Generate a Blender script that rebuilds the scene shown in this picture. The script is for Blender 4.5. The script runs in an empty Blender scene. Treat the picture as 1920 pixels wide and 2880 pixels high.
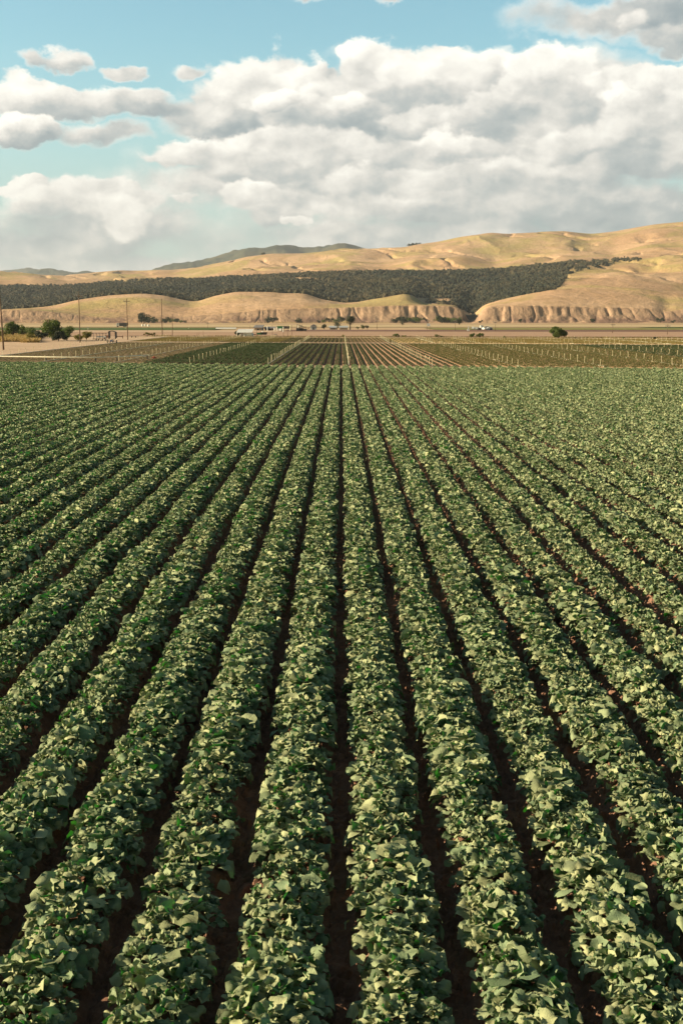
import bpy, math, random
import numpy as np
from mathutils import Vector
R = math.radians
S = bpy.context.scene
COL = S.collection
rng = np.random.default_rng(11)
random.seed(5)

# ------------------------------------------------------------------ camera
F = 3200.0            # focal length in photo pixels (photo 1920 x 2880)
CX, CY, HOR = 960.0, 1440.0, 893.0
CAMH = 5.6
PITCH = math.atan((CY - HOR) / F)
cam = bpy.data.cameras.new('camera'); camo = bpy.data.objects.new('camera', cam)
COL.objects.link(camo); S.camera = camo
cam.sensor_fit = 'VERTICAL'; cam.sensor_height = 36.0; cam.sensor_width = 24.0
cam.lens = F / 2880.0 * 36.0
cam.clip_start = 0.1; cam.clip_end = 60000
camo.location = (0, 0, CAMH); camo.rotation_euler = (R(90) - PITCH, 0, 0)

def ray(px, py):
    xc = (px - CX) / F; yc = (CY - py) / F
    c, s = math.cos(PITCH), math.sin(PITCH)
    return (xc, c + yc * s, yc * c - s)
def at(px, py, z=0.0):
    d = ray(px, py); t = (z - CAMH) / d[2]
    return (d[0] * t, d[1] * t)
def azel(px, py):
    d = ray(px, py)
    return (math.atan2(d[0], d[1]), math.atan2(d[2], math.hypot(d[0], d[1])))

# ------------------------------------------------------------------ sun, exposure
SUN_EL = R(20.0)
SUN_AZ_BACK = R(6.0)       # sun is on the left, this much behind the camera's side axis
sdir = Vector((-math.cos(SUN_EL) * math.cos(SUN_AZ_BACK), -math.cos(SUN_EL) * math.sin(SUN_AZ_BACK), math.sin(SUN_EL)))
sl = bpy.data.lights.new('sun', 'SUN'); slo = bpy.data.objects.new('sun', sl); COL.objects.link(slo)
sl.energy = 5.0; sl.angle = R(0.5); sl.color = (1.0, 0.82, 0.56)
slo.rotation_euler = (-sdir).to_track_quat('-Z', 'Y').to_euler()
slo.location = (-60, -10, 60)
S.view_settings.view_transform = 'Standard'; S.view_settings.look = 'None'
S.view_settings.exposure = 1.0; S.view_settings.gamma = 1.0
S.cycles.max_bounces = 5; S.cycles.diffuse_bounces = 2; S.cycles.glossy_bounces = 2
S.cycles.transmission_bounces = 3; S.cycles.transparent_max_bounces = 4; S.cycles.volume_bounces = 0
S.cycles.sample_clamp_indirect = 4.0
try: S.cycles.use_denoising = True
except Exception: pass

# ------------------------------------------------------------------ node helper
class G:
    def __init__(s, nt): s.nt = nt; s.n = nt.nodes; s.l = nt.links
    def _in(s, node, i, v):
        if v is None: return
        if isinstance(v, bpy.types.NodeSocket): s.l.new(v, node.inputs[i])
        else: node.inputs[i].default_value = v
    def new(s, t, **k):
        n = s.n.new(t)
        for a, b in k.items(): setattr(n, a, b)
        return n
    def m(s, op, a, b=None, c=None, clamp=False):
        n = s.new('ShaderNodeMath', operation=op, use_clamp=clamp)
        s._in(n, 0, a); s._in(n, 1, b); s._in(n, 2, c); return n.outputs[0]
    def v(s, op, a, b=None, c=None, out=0):
        n = s.new('ShaderNodeVectorMath', operation=op)
        s._in(n, 0, a); s._in(n, 1, b); s._in(n, 2, c)
        return n.outputs['Value'] if op in ('DOT_PRODUCT', 'LENGTH') else n.outputs[0]
    def noise(s, vec, scale, detail=4, rough=.5, dist=0.0, color=False, typ=None):
        n = s.new('ShaderNodeTexNoise'); s._in(n, 'Vector', vec)
        if typ: n.noise_type = typ
        n.inputs['Scale'].default_value = scale; n.inputs['Detail'].default_value = detail
        n.inputs['Roughness'].default_value = rough; n.inputs['Distortion'].default_value = dist
        return n.outputs['Color' if color else 'Fac']
    def mr(s, v, a, b, c=0.0, d=1.0, smooth=False):
        n = s.new('ShaderNodeMapRange'); n.interpolation_type = 'SMOOTHSTEP' if smooth else 'LINEAR'
        s._in(n, 0, v); s._in(n, 1, a); s._in(n, 2, b); s._in(n, 3, c); s._in(n, 4, d); return n.outputs[0]
    def mix(s, f, a, b):
        n = s.new('ShaderNodeMix', data_type='RGBA'); s._in(n, 0, f)
        for i, x in ((6, a), (7, b)):
            if isinstance(x, tuple) and len(x) == 3: x = (*x, 1)
            s._in(n, i, x)
        return n.outputs[2]
    def mixf(s, f, a, b):
        n = s.new('ShaderNodeMix', data_type='FLOAT'); s._in(n, 0, f); s._in(n, 2, a); s._in(n, 3, b); return n.outputs[0]
    def xyz(s, v):
        n = s.new('ShaderNodeSeparateXYZ'); s._in(n, 0, v); return n.outputs
    def comb(s, x, y, z):
        n = s.new('ShaderNodeCombineXYZ'); s._in(n, 0, x); s._in(n, 1, y); s._in(n, 2, z); return n.outputs[0]
    def ramp(s, f, stops):
        n = s.new('ShaderNodeValToRGB'); s._in(n, 0, f); e = n.color_ramp.elements
        while len(e) < len(stops): e.new(0.5)
        for i, (p, c) in enumerate(stops):
            e[i].position = p; e[i].color = (*c, 1)
        return n.outputs[0]

# ------------------------------------------------------------------ world: sky texture plus cumulus
W = bpy.data.worlds.new('World'); S.world = W; W.use_nodes = True
W.cycles.sampling_method = 'MANUAL'; W.cycles.sample_map_resolution = 512
g = G(W.node_tree)
for n in list(g.n): g.n.remove(n)
tc = g.new('ShaderNodeTexCoord'); DIR = tc.outputs['Generated']
x, y, z = g.xyz(DIR)
az = g.m('ARCTAN2', x, y); el = g.m('ARCSINE', z)
sky = g.new('ShaderNodeTexSky'); sky.sky_type = 'NISHITA'; sky.sun_disc = False
sky.sun_elevation = SUN_EL; sky.sun_rotation = math.atan2(sdir.x, sdir.y)
sky.altitude = 50; sky.air_density = 1.0; sky.dust_density = 1.2; sky.ozone_density = 1.4
P0 = g.comb(az, el, 0.0)
PN = g.v('MULTIPLY', P0, (1.0, 1.35, 1.0))
w1 = g.v('SUBTRACT', g.noise(PN, 11.0, 3, .5, color=True), (.5, .5, .5))
w2 = g.v('SUBTRACT', g.noise(PN, 42.0, 6, .62, color=True), (.5, .5, .5))
P1 = g.v('MULTIPLY_ADD', w1, (.075, .04, 0.0), P0)
PW = g.v('MULTIPLY_ADD', w2, (.030, .022, 0.0), P1)
PS = g.v('MULTIPLY', PW, (1.0, 1.0, 0.0))
PD = g.v('MULTIPLY_ADD', w2, (.014, .012, 0.0), PN)
def dens(p): return g.noise(p, 16.0, 8, .50)
D = dens(PD)
D2 = dens(g.v('ADD', PD, (-.010, .018, 0.0)))
L = g.m('SUBTRACT', D, D2)
D0 = g.m('SUBTRACT', D, .5)
# blobs: cx, cy, rx, ry (px of a 1568-wide photo), tone offset, softness, form gain
BL = [
 (300, 610, 620, 40, .56, 1.0, .05), (1050, 550, 800, 80, .46, .9, .05),
 (1420, 480, 420, 85, .22, .8, .06), (1000, 400, 720, 150, .52, .6, .12), (1300, 310, 540, 170, .54, .45, .15),
 (900, 272, 480, 150, .56, .45, .15), (650, 430, 400, 90, .57, .6, .15), (200, 520, 300, 60, .38, .9, .10),
 (140, 560, 280, 60, .28, .9, .05),
 (620, 170, 120, 72, .72, .22, .30), (700, 160, 90, 42, .72, .22, .3), (560, 215, 90, 55, .66, .4, .25),
 (860, 162, 112, 58, .76, .2, .30), (780, 200, 90, 60, .66, .3, .3), (1010, 160, 130, 58, .72, .2, .30),
 (1110, 175, 140, 70, .62, .3, .28), (960, 225, 150, 55, .46, .5, .25),
 (1240, 185, 100, 62, .80, .25, .30), (1190, 230, 110, 45, .62, .4, .3), (1340, 230, 130, 60, .52, .5, .25),
 (1480, 200, 120, 54, .68, .28, .28), (1570, 182, 110, 52, .72, .28, .28), (1500, 260, 150, 62, .70, .4, .28),
 (1420, 245, 50, 34, .84, .4, .25),
 (700, 265, 100, 50, .58, .4, .3), (830, 262, 100, 46, .48, .35, .45), (960, 275, 110, 42, .50, .4, .35),
 (1120, 285, 120, 50, .44, .5, .3), (640, 235, 55, 32, .70, .35, .3),
 (470, 268, 130, 52, .42, .6, .35), (545, 285, 60, 36, .30, .6, .3),
 (600, 350, 150, 50, .64, .35, .32), (440, 352, 120, 40, .70, .25, .36), (800, 355, 190, 48, .58, .45, .28),
 (1060, 345, 150, 46, .58, .4, .3), (1280, 335, 120, 52, .56, .5, .28), (1160, 400, 190, 48, .62, .5, .28),
 (1450, 390, 180, 44, .46, .6, .22), (900, 420, 200, 40, .60, .6, .22), (560, 392, 160, 34, .46, .6, .2),
 (200, 225, 240, 40, .50, .40, .45), (100, 205, 110, 32, .66, .35, .4), (330, 245, 130, 34, .38, .5, .35),
 (70, 290, 95, 32, .50, .35, .5), (240, 300, 110, 28, .46, .8, .25),
 (150, 132, 62, 36, .68, .38, .45), (285, 148, 78, 26, .60, .41, .3), (100, 140, 45, 20, .58, .8, .15), (450, 158, 55, 20, .56, .8, .15),
 (1490, 18, 310, 58, .32, .6, .2), (1570, 70, 160, 42, .46, .5, .2), (1425, 35, 50, 28, .56, .6, .3),
 (740, 2, 62, 18, .42, .8, .1), (885, 12, 40, 12, .48, 1.0, .1),
 (240, 455, 130, 48, .66, .35, .25), (75, 432, 65, 22, .72, .35, .2), (170, 480, 170, 34, .60, .6, .2),
 (290, 500, 60, 50, .68, .5, .2),
 (560, 462, 110, 38, .68, .28, .25), (700, 470, 170, 40, .60, .5, .22), (900, 475, 230, 34, .56, .7, .2),
 (640, 500, 100, 34, .58, .5, .2), (678, 512, 34, 24, .80, .4, .2), (720, 545, 70, 30, .60, .8, .1),
 (420, 468, 40, 12, .70, .4, .1), (1000, 500, 260, 26, .44, .8, .1), (1380, 505, 300, 40, .26, .8, .05),
]
K = 1920 / 1568.0
tone = None; cov = None
for (bx, by, rx, ry, t0, soft, fg) in BL:
    a0, e0 = azel(bx * K, by * K)
    irx = F / (rx * K); iry = F / (ry * K)
    q = g.v('MULTIPLY_ADD', PS, (irx, iry, 0.0), (-a0 * irx, -e0 * iry, 0.0))
    ln = g.v('LENGTH', q)
    e = g.m('MULTIPLY_ADD', D0, (2.6 if rx < 80 else 1.8) if soft < .42 else 1.1, g.m('SUBTRACT', 1.0, ln))
    a = g.mr(e, -.03, soft * .68 + .03, 0, 1, True)
    sh = g.v('DOT_PRODUCT', q, (-.40 * fg, 1.0 * fg, 0.0))
    s_ = g.m('ADD', sh, t0 - .07)
    if tone is None: tone, cov = s_, a
    else:
        tone = g.mixf(a, tone, s_); cov = g.m('MAXIMUM', cov, a)
tone = g.m('MULTIPLY_ADD', L, 1.45, tone)
L2 = g.m('SUBTRACT', g.noise(PD, 48.0, 5, .5), g.noise(g.v('ADD', PD, (-.004, .007, 0.0)), 48.0, 5, .5))
tone = g.m('MULTIPLY_ADD', L2, .38, tone)
tone = g.m('MULTIPLY_ADD', D0, .12, tone, clamp=True)
CB = 0.50   # cloud brightness before exposure
ccol = g.ramp(tone, [(0.0, (.36 * CB, .42 * CB, .44 * CB)), (.3, (.54 * CB, .57 * CB, .56 * CB)), (.5, (.76 * CB, .74 * CB, .69 * CB)),
                     (.72, (.98 * CB, .94 * CB, .86 * CB)), (1.0, (1.20 * CB, 1.17 * CB, 1.06 * CB))])
SKS = 0.12
sk = g.v('MULTIPLY', sky.outputs[0], (SKS * .70, SKS * .92, SKS * .80))
front = g.mr(g.m('ABSOLUTE', az), .5, 1.3, 1.0, 0.0, True)
hz = g.m('MULTIPLY', g.mr(el, 0.0, .24, 1.0, 0.0, True), front)
sk = g.v('SCALE', sk); g.l.new(g.m('MULTIPLY', g.mr(el, .27, .55, 1.0, .34, True), g.mr(front, 0, 1, .5, 1.0)), sk.node.inputs['Scale'])
sk = g.mix(g.m('MULTIPLY', hz, .9), sk, (.255, .305, .305))
cov = g.m('MULTIPLY', cov, .97)
final = g.mix(cov, sk, ccol)
bg = g.new('ShaderNodeBackground'); g.l.new(final, bg.inputs[0]); bg.inputs[1].default_value = 1.0
out = g.new('ShaderNodeOutputWorld'); g.l.new(bg.outputs[0], out.inputs[0])

# ------------------------------------------------------------------ mesh helpers
def raw_mesh(name, V, Fc, mat=None, smooth=False, uv=None, rnd=None):
    """V (n,3); Fc (m,k) with k 3 or 4"""
    V = np.asarray(V, dtype=np.float32); Fc = np.asarray(Fc, dtype=np.int32)
    me = bpy.data.meshes.new(name); k = Fc.shape[1]
    me.vertices.add(len(V)); me.vertices.foreach_set('co', V.ravel())
    me.loops.add(Fc.size); me.loops.foreach_set('vertex_index', Fc.ravel())
    me.polygons.add(len(Fc)); me.polygons.foreach_set('loop_start', np.arange(0, Fc.size, k, dtype=np.int32))
    me.update(calc_edges=True)
    me.polygons.foreach_set('use_smooth', np.full(len(Fc), smooth))
    if uv is not None:
        l = me.uv_layers.new(name='UVMap'); l.data.foreach_set('uv', np.asarray(uv, np.float32)[Fc.ravel()].ravel())
    if rnd is not None:
        a = me.attributes.new('rnd', 'FLOAT', 'POINT'); a.data.foreach_set('value', np.asarray(rnd, np.float32))
    if mat: me.materials.append(mat)
    return me
class MB:
    def __init__(s): s.V = []; s.F = []; s.n = 0
    def add(s, V, Fc):
        s.V += [tuple(v) for v in V]; s.F += [tuple(i + s.n for i in f) for f in Fc]; s.n += len(V); return s
    def box(s, x0, x1, y0, y1, z0, z1):
        V = [(x, y, z) for x in (x0, x1) for y in (y0, y1) for z in (z0, z1)]
        return s.add(V, [(0, 1, 3, 2), (4, 6, 7, 5), (0, 4, 5, 1), (2, 3, 7, 6), (0, 2, 6, 4), (1, 5, 7, 3)])
    def tube(s, pts, rad, k=8, cap=True):
        pts = [Vector(p) for p in pts]
        if not hasattr(rad, '__len__'): rad = [rad] * len(pts)
        V = []; Fc = []
        for i, p in enumerate(pts):
            d = (pts[min(i + 1, len(pts) - 1)] - pts[max(i - 1, 0)]).normalized()
            a = d.cross(Vector((0, 0, 1)) if abs(d.z) < .9 else Vector((0, 1, 0))).normalized(); b = d.cross(a)
            for j in range(k):
                t = 2 * math.pi * j / k
                V.append(p + (a * math.cos(t) + b * math.sin(t)) * rad[i])
        for i in range(len(pts) - 1):
            for j in range(k):
                Fc.append((i * k + j, i * k + (j + 1) % k, (i + 1) * k + (j + 1) % k, (i + 1) * k + j))
        if cap:
            Fc.append(tuple(range(k))[::-1]); Fc.append(tuple((len(pts) - 1) * k + j for j in range(k)))
        return s.add(V, Fc)
    def prism(s, prof, y0, y1):
        """profile in xz extruded along y"""
        n = len(prof); V = [(a, y0, b) for a, b in prof] + [(a, y1, b) for a, b in prof]
        return s.add(V, [tuple(range(n)), tuple(range(2 * n - 1, n - 1, -1))] + [(i, i + n, (i + 1) % n + n, (i + 1) % n) for i in range(n)])
    def build(s, name, mat, parent=None, smooth=False):
        me = bpy.data.meshes.new(name); me.from_pydata([tuple(v) for v in s.V], [], s.F); me.update()
        if smooth: me.polygons.foreach_set('use_smooth', [True] * len(me.polygons))
        me.materials.append(mat)
        return link(name, me, parent)
def link(name, data, parent=None, loc=None):
    o = bpy.data.objects.new(name, data); COL.objects.link(o)
    if parent: o.parent = parent
    if loc: o.location = loc
    return o
def tag(o, label=None, cat=None, group=None, kind=None):
    if label: o['label'] = label
    if cat: o['category'] = cat
    if group: o['group'] = group
    if kind: o['kind'] = kind
    return o
def empty(name, loc, rz=0.0, label=None, cat=None, group=None):
    o = link(name, None); o.location = loc; o.rotation_euler = (0, 0, rz); o.empty_display_size = .3
    return tag(o, label, cat, group)
def copy_tree(o, loc=None, rz=None, scale=None, label=None, parent=None):
    c = o.copy(); COL.objects.link(c); c.parent = parent
    if loc is not None: c.location = loc
    if rz is not None: c.rotation_euler = (0, 0, rz)
    if scale is not None: c.scale = scale
    if label: c['label'] = label
    for ch in list(o.children): copy_tree(ch, parent=c)
    return c

# value noise in numpy
def _h(ix, iy, s):
    n = (ix.astype(np.int64) * 374761393 + iy.astype(np.int64) * 668265263 + s * 1442695041) & 0xffffffff
    n = ((n ^ (n >> 13)) * 1274126177) & 0xffffffff
    return ((n ^ (n >> 16)) & 0xffff) / 65535.0
def vn(x, y, s=0):
    x, y = np.broadcast_arrays(np.asarray(x, float), np.asarray(y, float))
    ix = np.floor(x); iy = np.floor(y); fx = x - ix; fy = y - iy
    fx = fx * fx * fx * (fx * (fx * 6 - 15) + 10); fy = fy * fy * fy * (fy * (fy * 6 - 15) + 10)
    a = _h(ix, iy, s); b = _h(ix + 1, iy, s); c = _h(ix, iy + 1, s); d = _h(ix + 1, iy + 1, s)
    return (a * (1 - fx) + b * fx) * (1 - fy) + (c * (1 - fx) + d * fx) * fy
def fbm(x, y, s=0, o=4, r=.5):
    t = 0; a = 1; n = 0
    for i in range(o):
        t = t + a * vn(x * 2 ** i, y * 2 ** i, s + i * 7); n += a; a *= r
    return t / n

# ------------------------------------------------------------------ materials
def mat(name, col, rough=.8, build=None, spec=.3, metal=0.0):
    m = bpy.data.materials.new(name); m.use_nodes = True
    b = m.node_tree.nodes['Principled BSDF']
    b.inputs['Base Color'].default_value = (*col, 1); b.inputs['Roughness'].default_value = rough
    b.inputs['Specular IOR Level'].default_value = spec; b.inputs['Metallic'].default_value = metal
    if build: build(G(m.node_tree), b, m)
    return m
def worn(name, c1, c2, scale=4, rough=.7, spec=.3, metal=0.0):
    def f(g, b, m):
        t = g.new('ShaderNodeTexCoord')
        n = g.noise(t.outputs['Object'], scale, 5, .6)
        c = g.mix(g.mr(n, .35, .65), c1, c2); g.l.new(c, b.inputs['Base Color'])
        g.l.new(g.mr(n, .3, .7, rough - .1, min(1, rough + .12)), b.inputs['Roughness'])
    return mat(name, c1, rough, f, spec, metal)

def leaf_build(c_top, c_top2, c_tr, tr=.35, veins=True, sheen=.0):
    def f(g, b, m):
        at_ = g.new('ShaderNodeAttribute'); at_.attribute_name = 'rnd'; r = at_.outputs['Fac']
        col = g.mix(r, c_top, c_top2)
        oi = g.new('ShaderNodeObjectInfo')
        col = g.mix(g.mr(oi.outputs['Random'], 0, 1, 0, .14), col, c_top2)
        trc = c_tr
        if veins:
            uvn = g.new('ShaderNodeUVMap'); u, v, _ = g.xyz(uvn.outputs[0])
            au = g.m('ABSOLUTE', g.m('SUBTRACT', u, .5))
            mid = g.mr(au, .0, .035, 1, 0)
            sv = g.m('SINE', g.m('MULTIPLY', g.m('SUBTRACT', v, g.m('MULTIPLY', au, .9)), 44.0))
            sv = g.m('MULTIPLY', g.mr(sv, .82, 1.0), .6)
            vein = g.m('MAXIMUM', mid, sv)
            col = g.mix(g.m('MULTIPLY', vein, .28), col, (.33, .40, .24))
            trc = g.mix(g.m('MULTIPLY', vein, .35), c_tr, (.02, .10, .01))
            bp = g.new('ShaderNodeBump'); bp.inputs['Strength'].default_value = .5; bp.inputs['Distance'].default_value = .006
            t = g.new('ShaderNodeTexCoord')
            nn = g.noise(t.outputs['Object'], 45.0, 3, .6)
            g.l.new(g.m('ADD', vein, g.m('MULTIPLY', nn, 1.6)), bp.inputs['Height']); g.l.new(bp.outputs[0], b.inputs['Normal'])
        g.l.new(col, b.inputs['Base Color'])
        tl = g.new('ShaderNodeBsdfTranslucent')
        if isinstance(trc, tuple): tl.inputs[0].default_value = (*trc, 1)
        else: g.l.new(trc, tl.inputs[0])
        mx = g.new('ShaderNodeMixShader'); mx.inputs[0].default_value = tr
        if veins: g.l.new(g.m('ADD', g.m('MULTIPLY', g.m('GREATER_THAN', g.m('FRACT', g.m('MULTIPLY', r, 37.0)), .74), .40), .10), mx.inputs[0])
        g.l.new(b.outputs[0], mx.inputs[1]); g.l.new(tl.outputs[0], mx.inputs[2])
        g.l.new(mx.outputs[0], g.n['Material Output'].inputs[0])
    return f
M = {}
M['leaf'] = mat('crop_leaf', (.2, .25, .1), .6, leaf_build((.190, .268, .148), (.46, .475, .255), (.014, .15, .008), .28), spec=.14)
M['seedling_green'] = mat('seedling_green', (.1, .16, .06), .6, leaf_build((.030, .055, .022), (.10, .12, .042), (.02, .07, .006), .2, False))
M['seedling_olive'] = mat('seedling_olive', (.1, .16, .06), .6, leaf_build((.085, .095, .032), (.20, .18, .062), (.07, .09, .01), .2, False))
M['seedling_yellow'] = mat('seedling_yellow', (.1, .16, .06), .6, leaf_build((.20, .17, .05), (.32, .24, .08), (.14, .12, .02), .2, False))
M['bush'] = mat('bush_leaf', (.06, .09, .02), .6, leaf_build((.040, .078, .018), (.13, .15, .03), (.10, .16, .01), .3, False))
M['bush_yellow'] = mat('bush_leaf_yellow', (.06, .09, .02), .6, leaf_build((.10, .10, .022), (.24, .20, .04), (.20, .18, .015), .35, False))
M['dark_tree'] = mat('dark_tree_leaf', (.04, .06, .02), .7, leaf_build((.022, .032, .018), (.055, .062, .026), (.03, .05, .01), .15, False))
M['drygrass'] = mat('dry_grass', (.4, .3, .14), .8, leaf_build((.36, .25, .11), (.52, .38, .17), (.4, .28, .08), .3, False))
def forest_b(g, b, m):
    at_ = g.new('ShaderNodeAttribute'); at_.attribute_name = 'rnd'
    c = g.ramp(at_.outputs['Fac'], [(0, (.040, .047, .034)), (.5, (.066, .064, .040)), (.85, (.098, .080, .048)), (1, (.115, .10, .055))])
    g.l.new(c, b.inputs['Base Color'])
M['forest'] = mat('forest_leaf', (.05, .05, .03), .9, forest_b, spec=.1)
M['bark'] = worn('bark', (.07, .05, .035), (.13, .10, .07), 6, .9)
M['polewood'] = worn('pole_wood', (.09, .06, .04), (.19, .13, .085), 3, .85)
M['white'] = worn('white_paint', (.62, .60, .54), (.78, .76, .70), 2, .5)
M['pipe'] = worn('pipe_white', (.62, .58, .42), (.78, .73, .55), 6, .45, .4)
M['riser'] = worn('riser_cream', (.55, .48, .29), (.70, .62, .38), 6, .5, .4)
M['dark'] = worn('dark_metal', (.025, .025, .028), (.06, .055, .05), 3, .6, .4)
M['tyre'] = mat('tyre', (.02, .02, .02), .85)
M['blue'] = worn('blue_paint', (.02, .05, .16), (.04, .08, .20), 3, .45, .5)
M['green'] = worn('green_paint', (.02, .14, .05), (.03, .18, .07), 3, .45, .5)
M['galv'] = worn('galvanised', (.33, .34, .34), (.50, .50, .48), 3, .45, .5)
M['glass'] = mat('window_glass', (.03, .04, .05), .08, spec=.8)
M['rust'] = worn('rust', (.20, .09, .05), (.32, .17, .10), 3, .85)
M['roofgrey'] = worn('roof_grey', (.16, .15, .15), (.28, .26, .25), 2, .7)
M['tanwall'] = worn('tan_wall', (.42, .33, .25), (.52, .42, .32), 1, .85)
M['red'] = worn('red_paint', (.45, .06, .04), (.55, .10, .06), 2, .5)

def soil_build(c1, c2, c3, bump=.05, s=1.0):
    def f(g, b, m):
        t = g.new('ShaderNodeTexCoord'); P = t.outputs['Object']
        n1 = g.noise(P, .35 * s, 5, .6); n2 = g.noise(P, 7.0 * s, 6, .65); n3 = g.noise(P, 32 * s, 3, .6)
        c = g.mix(g.mr(n1, .35, .65), c1, c2); c = g.mix(g.mr(n2, .4, .75, 0, .7), c, c3)
        g.l.new(c, b.inputs['Base Color'])
        bp = g.new('ShaderNodeBump'); bp.inputs['Strength'].default_value = 1.0; bp.inputs['Distance'].default_value = bump
        g.l.new(g.m('ADD', n2, g.m('MULTIPLY', n3, .4)), bp.inputs['Height']); g.l.new(bp.outputs[0], b.inputs['Normal'])
    return f
M['soil'] = mat('bed_soil', (.2, .1, .07), .95, soil_build((.19, .10, .068), (.27, .15, .10), (.38, .225, .155), .03), spec=.1)
M['brownsoil'] = mat('brown_olive_soil', (.2, .13, .07), .95, soil_build((.33, .21, .11), (.42, .28, .155), (.42, .30, .17), .04, .3), spec=.1)
M['farsoil'] = mat('far_soil', (.3, .18, .12), .95, soil_build((.21, .125, .078), (.27, .17, .108), (.31, .20, .13), .04, .3), spec=.1)
M['tansoil'] = mat('tan_soil', (.4, .27, .14), .95, soil_build((.40, .27, .14), (.48, .33, .17), (.44, .33, .14), .04, .3), spec=.1)
M['dirt'] = mat('dirt_track', (.5, .36, .25), .95, soil_build((.50, .35, .235), (.60, .43, .29), (.55, .41, .28), .05, .3), spec=.1)
M['plough'] = mat('ploughed_soil', (.3, .19, .14), .95, soil_build((.42, .27, .18), (.48, .32, .21), (.38, .24, .17), .06, .2), spec=.1)
M['ploughdark'] = mat('ploughed_dark', (.2, .12, .1), .95, soil_build((.20, .115, .085), (.25, .145, .105), (.18, .10, .08), .06, .2), spec=.1)
M['greenstrip'] = mat('green_strip', (.08, .13, .04), .95, soil_build((.060, .105, .030), (.10, .14, .04), (.14, .16, .05), .2, .15), spec=.1)
M['greenpale'] = mat('green_strip_pale', (.2, .2, .06), .95, soil_build((.20, .20, .06), (.26, .24, .08), (.30, .25, .10), .2, .15), spec=.1)
M['paledry'] = mat('pale_dry', (.6, .45, .28), .95, soil_build((.56, .42, .25), (.66, .50, .30), (.42, .36, .18), .2, .08), spec=.1)

def ground_b(g, b, m):
    t = g.new('ShaderNodeTexCoord'); P = t.outputs['Object']
    n1 = g.noise(P, .012, 6, .6); n2 = g.noise(P, .12, 6, .65); n3 = g.noise(g.v('MULTIPLY', P, (.004, .05, 1)), 1.0, 5, .6)
    c = g.mix(g.mr(n1, .35, .65), (.46, .31, .19), (.55, .39, .235))
    c = g.mix(g.mr(n3, .52, .62, 0, .65), c, (.36, .30, .13)); c = g.mix(g.mr(n2, .45, .75, 0, .4), c, (.36, .25, .15))
    g.l.new(c, b.inputs['Base Color'])
    bp = g.new('ShaderNodeBump'); bp.inputs['Distance'].default_value = .3; bp.inputs['Strength'].default_value = .7
    g.l.new(n2, bp.inputs['Height']); g.l.new(bp.outputs[0], b.inputs['Normal'])
M['ground'] = mat('ground', (.5, .35, .2), .95, ground_b, spec=.1)

def hill_b(g, b, m):
    t = g.new('ShaderNodeTexCoord'); P = t.outputs['Object']
    geo = g.new('ShaderNodeNewGeometry'); _, _, nz = g.xyz(geo.outputs['True Normal'])
    PX, PY, PZ = g.xyz(P)
    n1 = g.noise(P, .0035, 7, .6); n2 = g.noise(P, .02, 6, .62); n3 = g.noise(P, .12, 5, .7)
    c = g.mix(g.mr(n1, .38, .62), (.53, .338, .205), (.64, .44, .28))
    c = g.mix(g.mr(g.noise(P, .006, 5, .6, .6), .47, .60, 0, .7), c, (.40, .35, .12))
    c = g.mix(g.mr(n2, .46, .72, 0, .55), c, (.38, .235, .12))
    c = g.mix(g.mr(n3, .45, .70, 0, .50), c, (.30, .20, .10))
    c = g.mix(g.mr(g.noise(g.v('MULTIPLY', P, (1, .35, 1)), .055, 5, .7), .52, .70, 0, .5), c, (.33, .22, .10))
    c = g.mix(g.mr(g.noise(P, .25, 3, .7), .60, .70, 0, .5), c, (.16, .13, .06))
    wd = g.new('ShaderNodeAttribute'); wd.attribute_name = 'undergrowth_and_shade'
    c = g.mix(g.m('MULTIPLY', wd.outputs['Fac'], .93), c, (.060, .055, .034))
    # bare earth on steep ground
    cl = g.m('MULTIPLY', g.mr(g.m('MULTIPLY_ADD', n3, -.10, nz), .93, .84), g.mr(PY, 1310.0, 1275.0))
    ce = g.mix(g.mr(g.noise(P, .08, 5, .7), .4, .62), (.47, .32, .21), (.36, .24, .16))
    c = g.mix(cl, c, ce)
    # scrubby footing of the bluff: purple brown dry brush patches
    ft = g.m('MULTIPLY', g.mr(PZ, 9.0, 3.0), g.mr(g.noise(P, .035, 6, .7), .44, .54))
    c = g.mix(g.m('MULTIPLY', ft, .75), c, (.17, .105, .085))
    g.l.new(c, b.inputs['Base Color'])
    bp = g.new('ShaderNodeBump'); bp.inputs['Distance'].default_value = 2.6; bp.inputs['Strength'].default_value = .8
    g.l.new(g.m('ADD', n3, n2), bp.inputs['Height']); g.l.new(bp.outputs[0], b.inputs['Normal'])
M['hill'] = mat('hill_grass', (.5, .35, .15), .95, hill_b, spec=.05)
def mount_b(g, b, m):
    t = g.new('ShaderNodeTexCoord'); P = t.outputs['Object']
    n = g.noise(P, .004, 7, .65); c = g.mix(g.mr(n, .4, .65), (.035, .047, .035), (.10, .092, .055))
    g.l.new(c, b.inputs['Base Color'])
M['mount'] = mat('mountain_scrub', (.05, .06, .05), .95, mount_b, spec=.05)

# ------------------------------------------------------------------ ground sheets
def sheet(name, pts, z, m):
    me = bpy.data.meshes.new(name); me.from_pydata([(p[0], p[1], z) for p in pts], [], [tuple(range(len(pts)))]); me.update()
    me.materials.append(m); return tag(link(name, me), kind='structure')
SL = -0.235                                  # field ends run slightly askew to the rows
def edge(Y0, X): return Y0 + SL * X
sheet('ground', [(-9000, -300), (9000, -300), (9000, 13000), (-9000, 13000)], -0.30, M['ground'])

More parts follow.
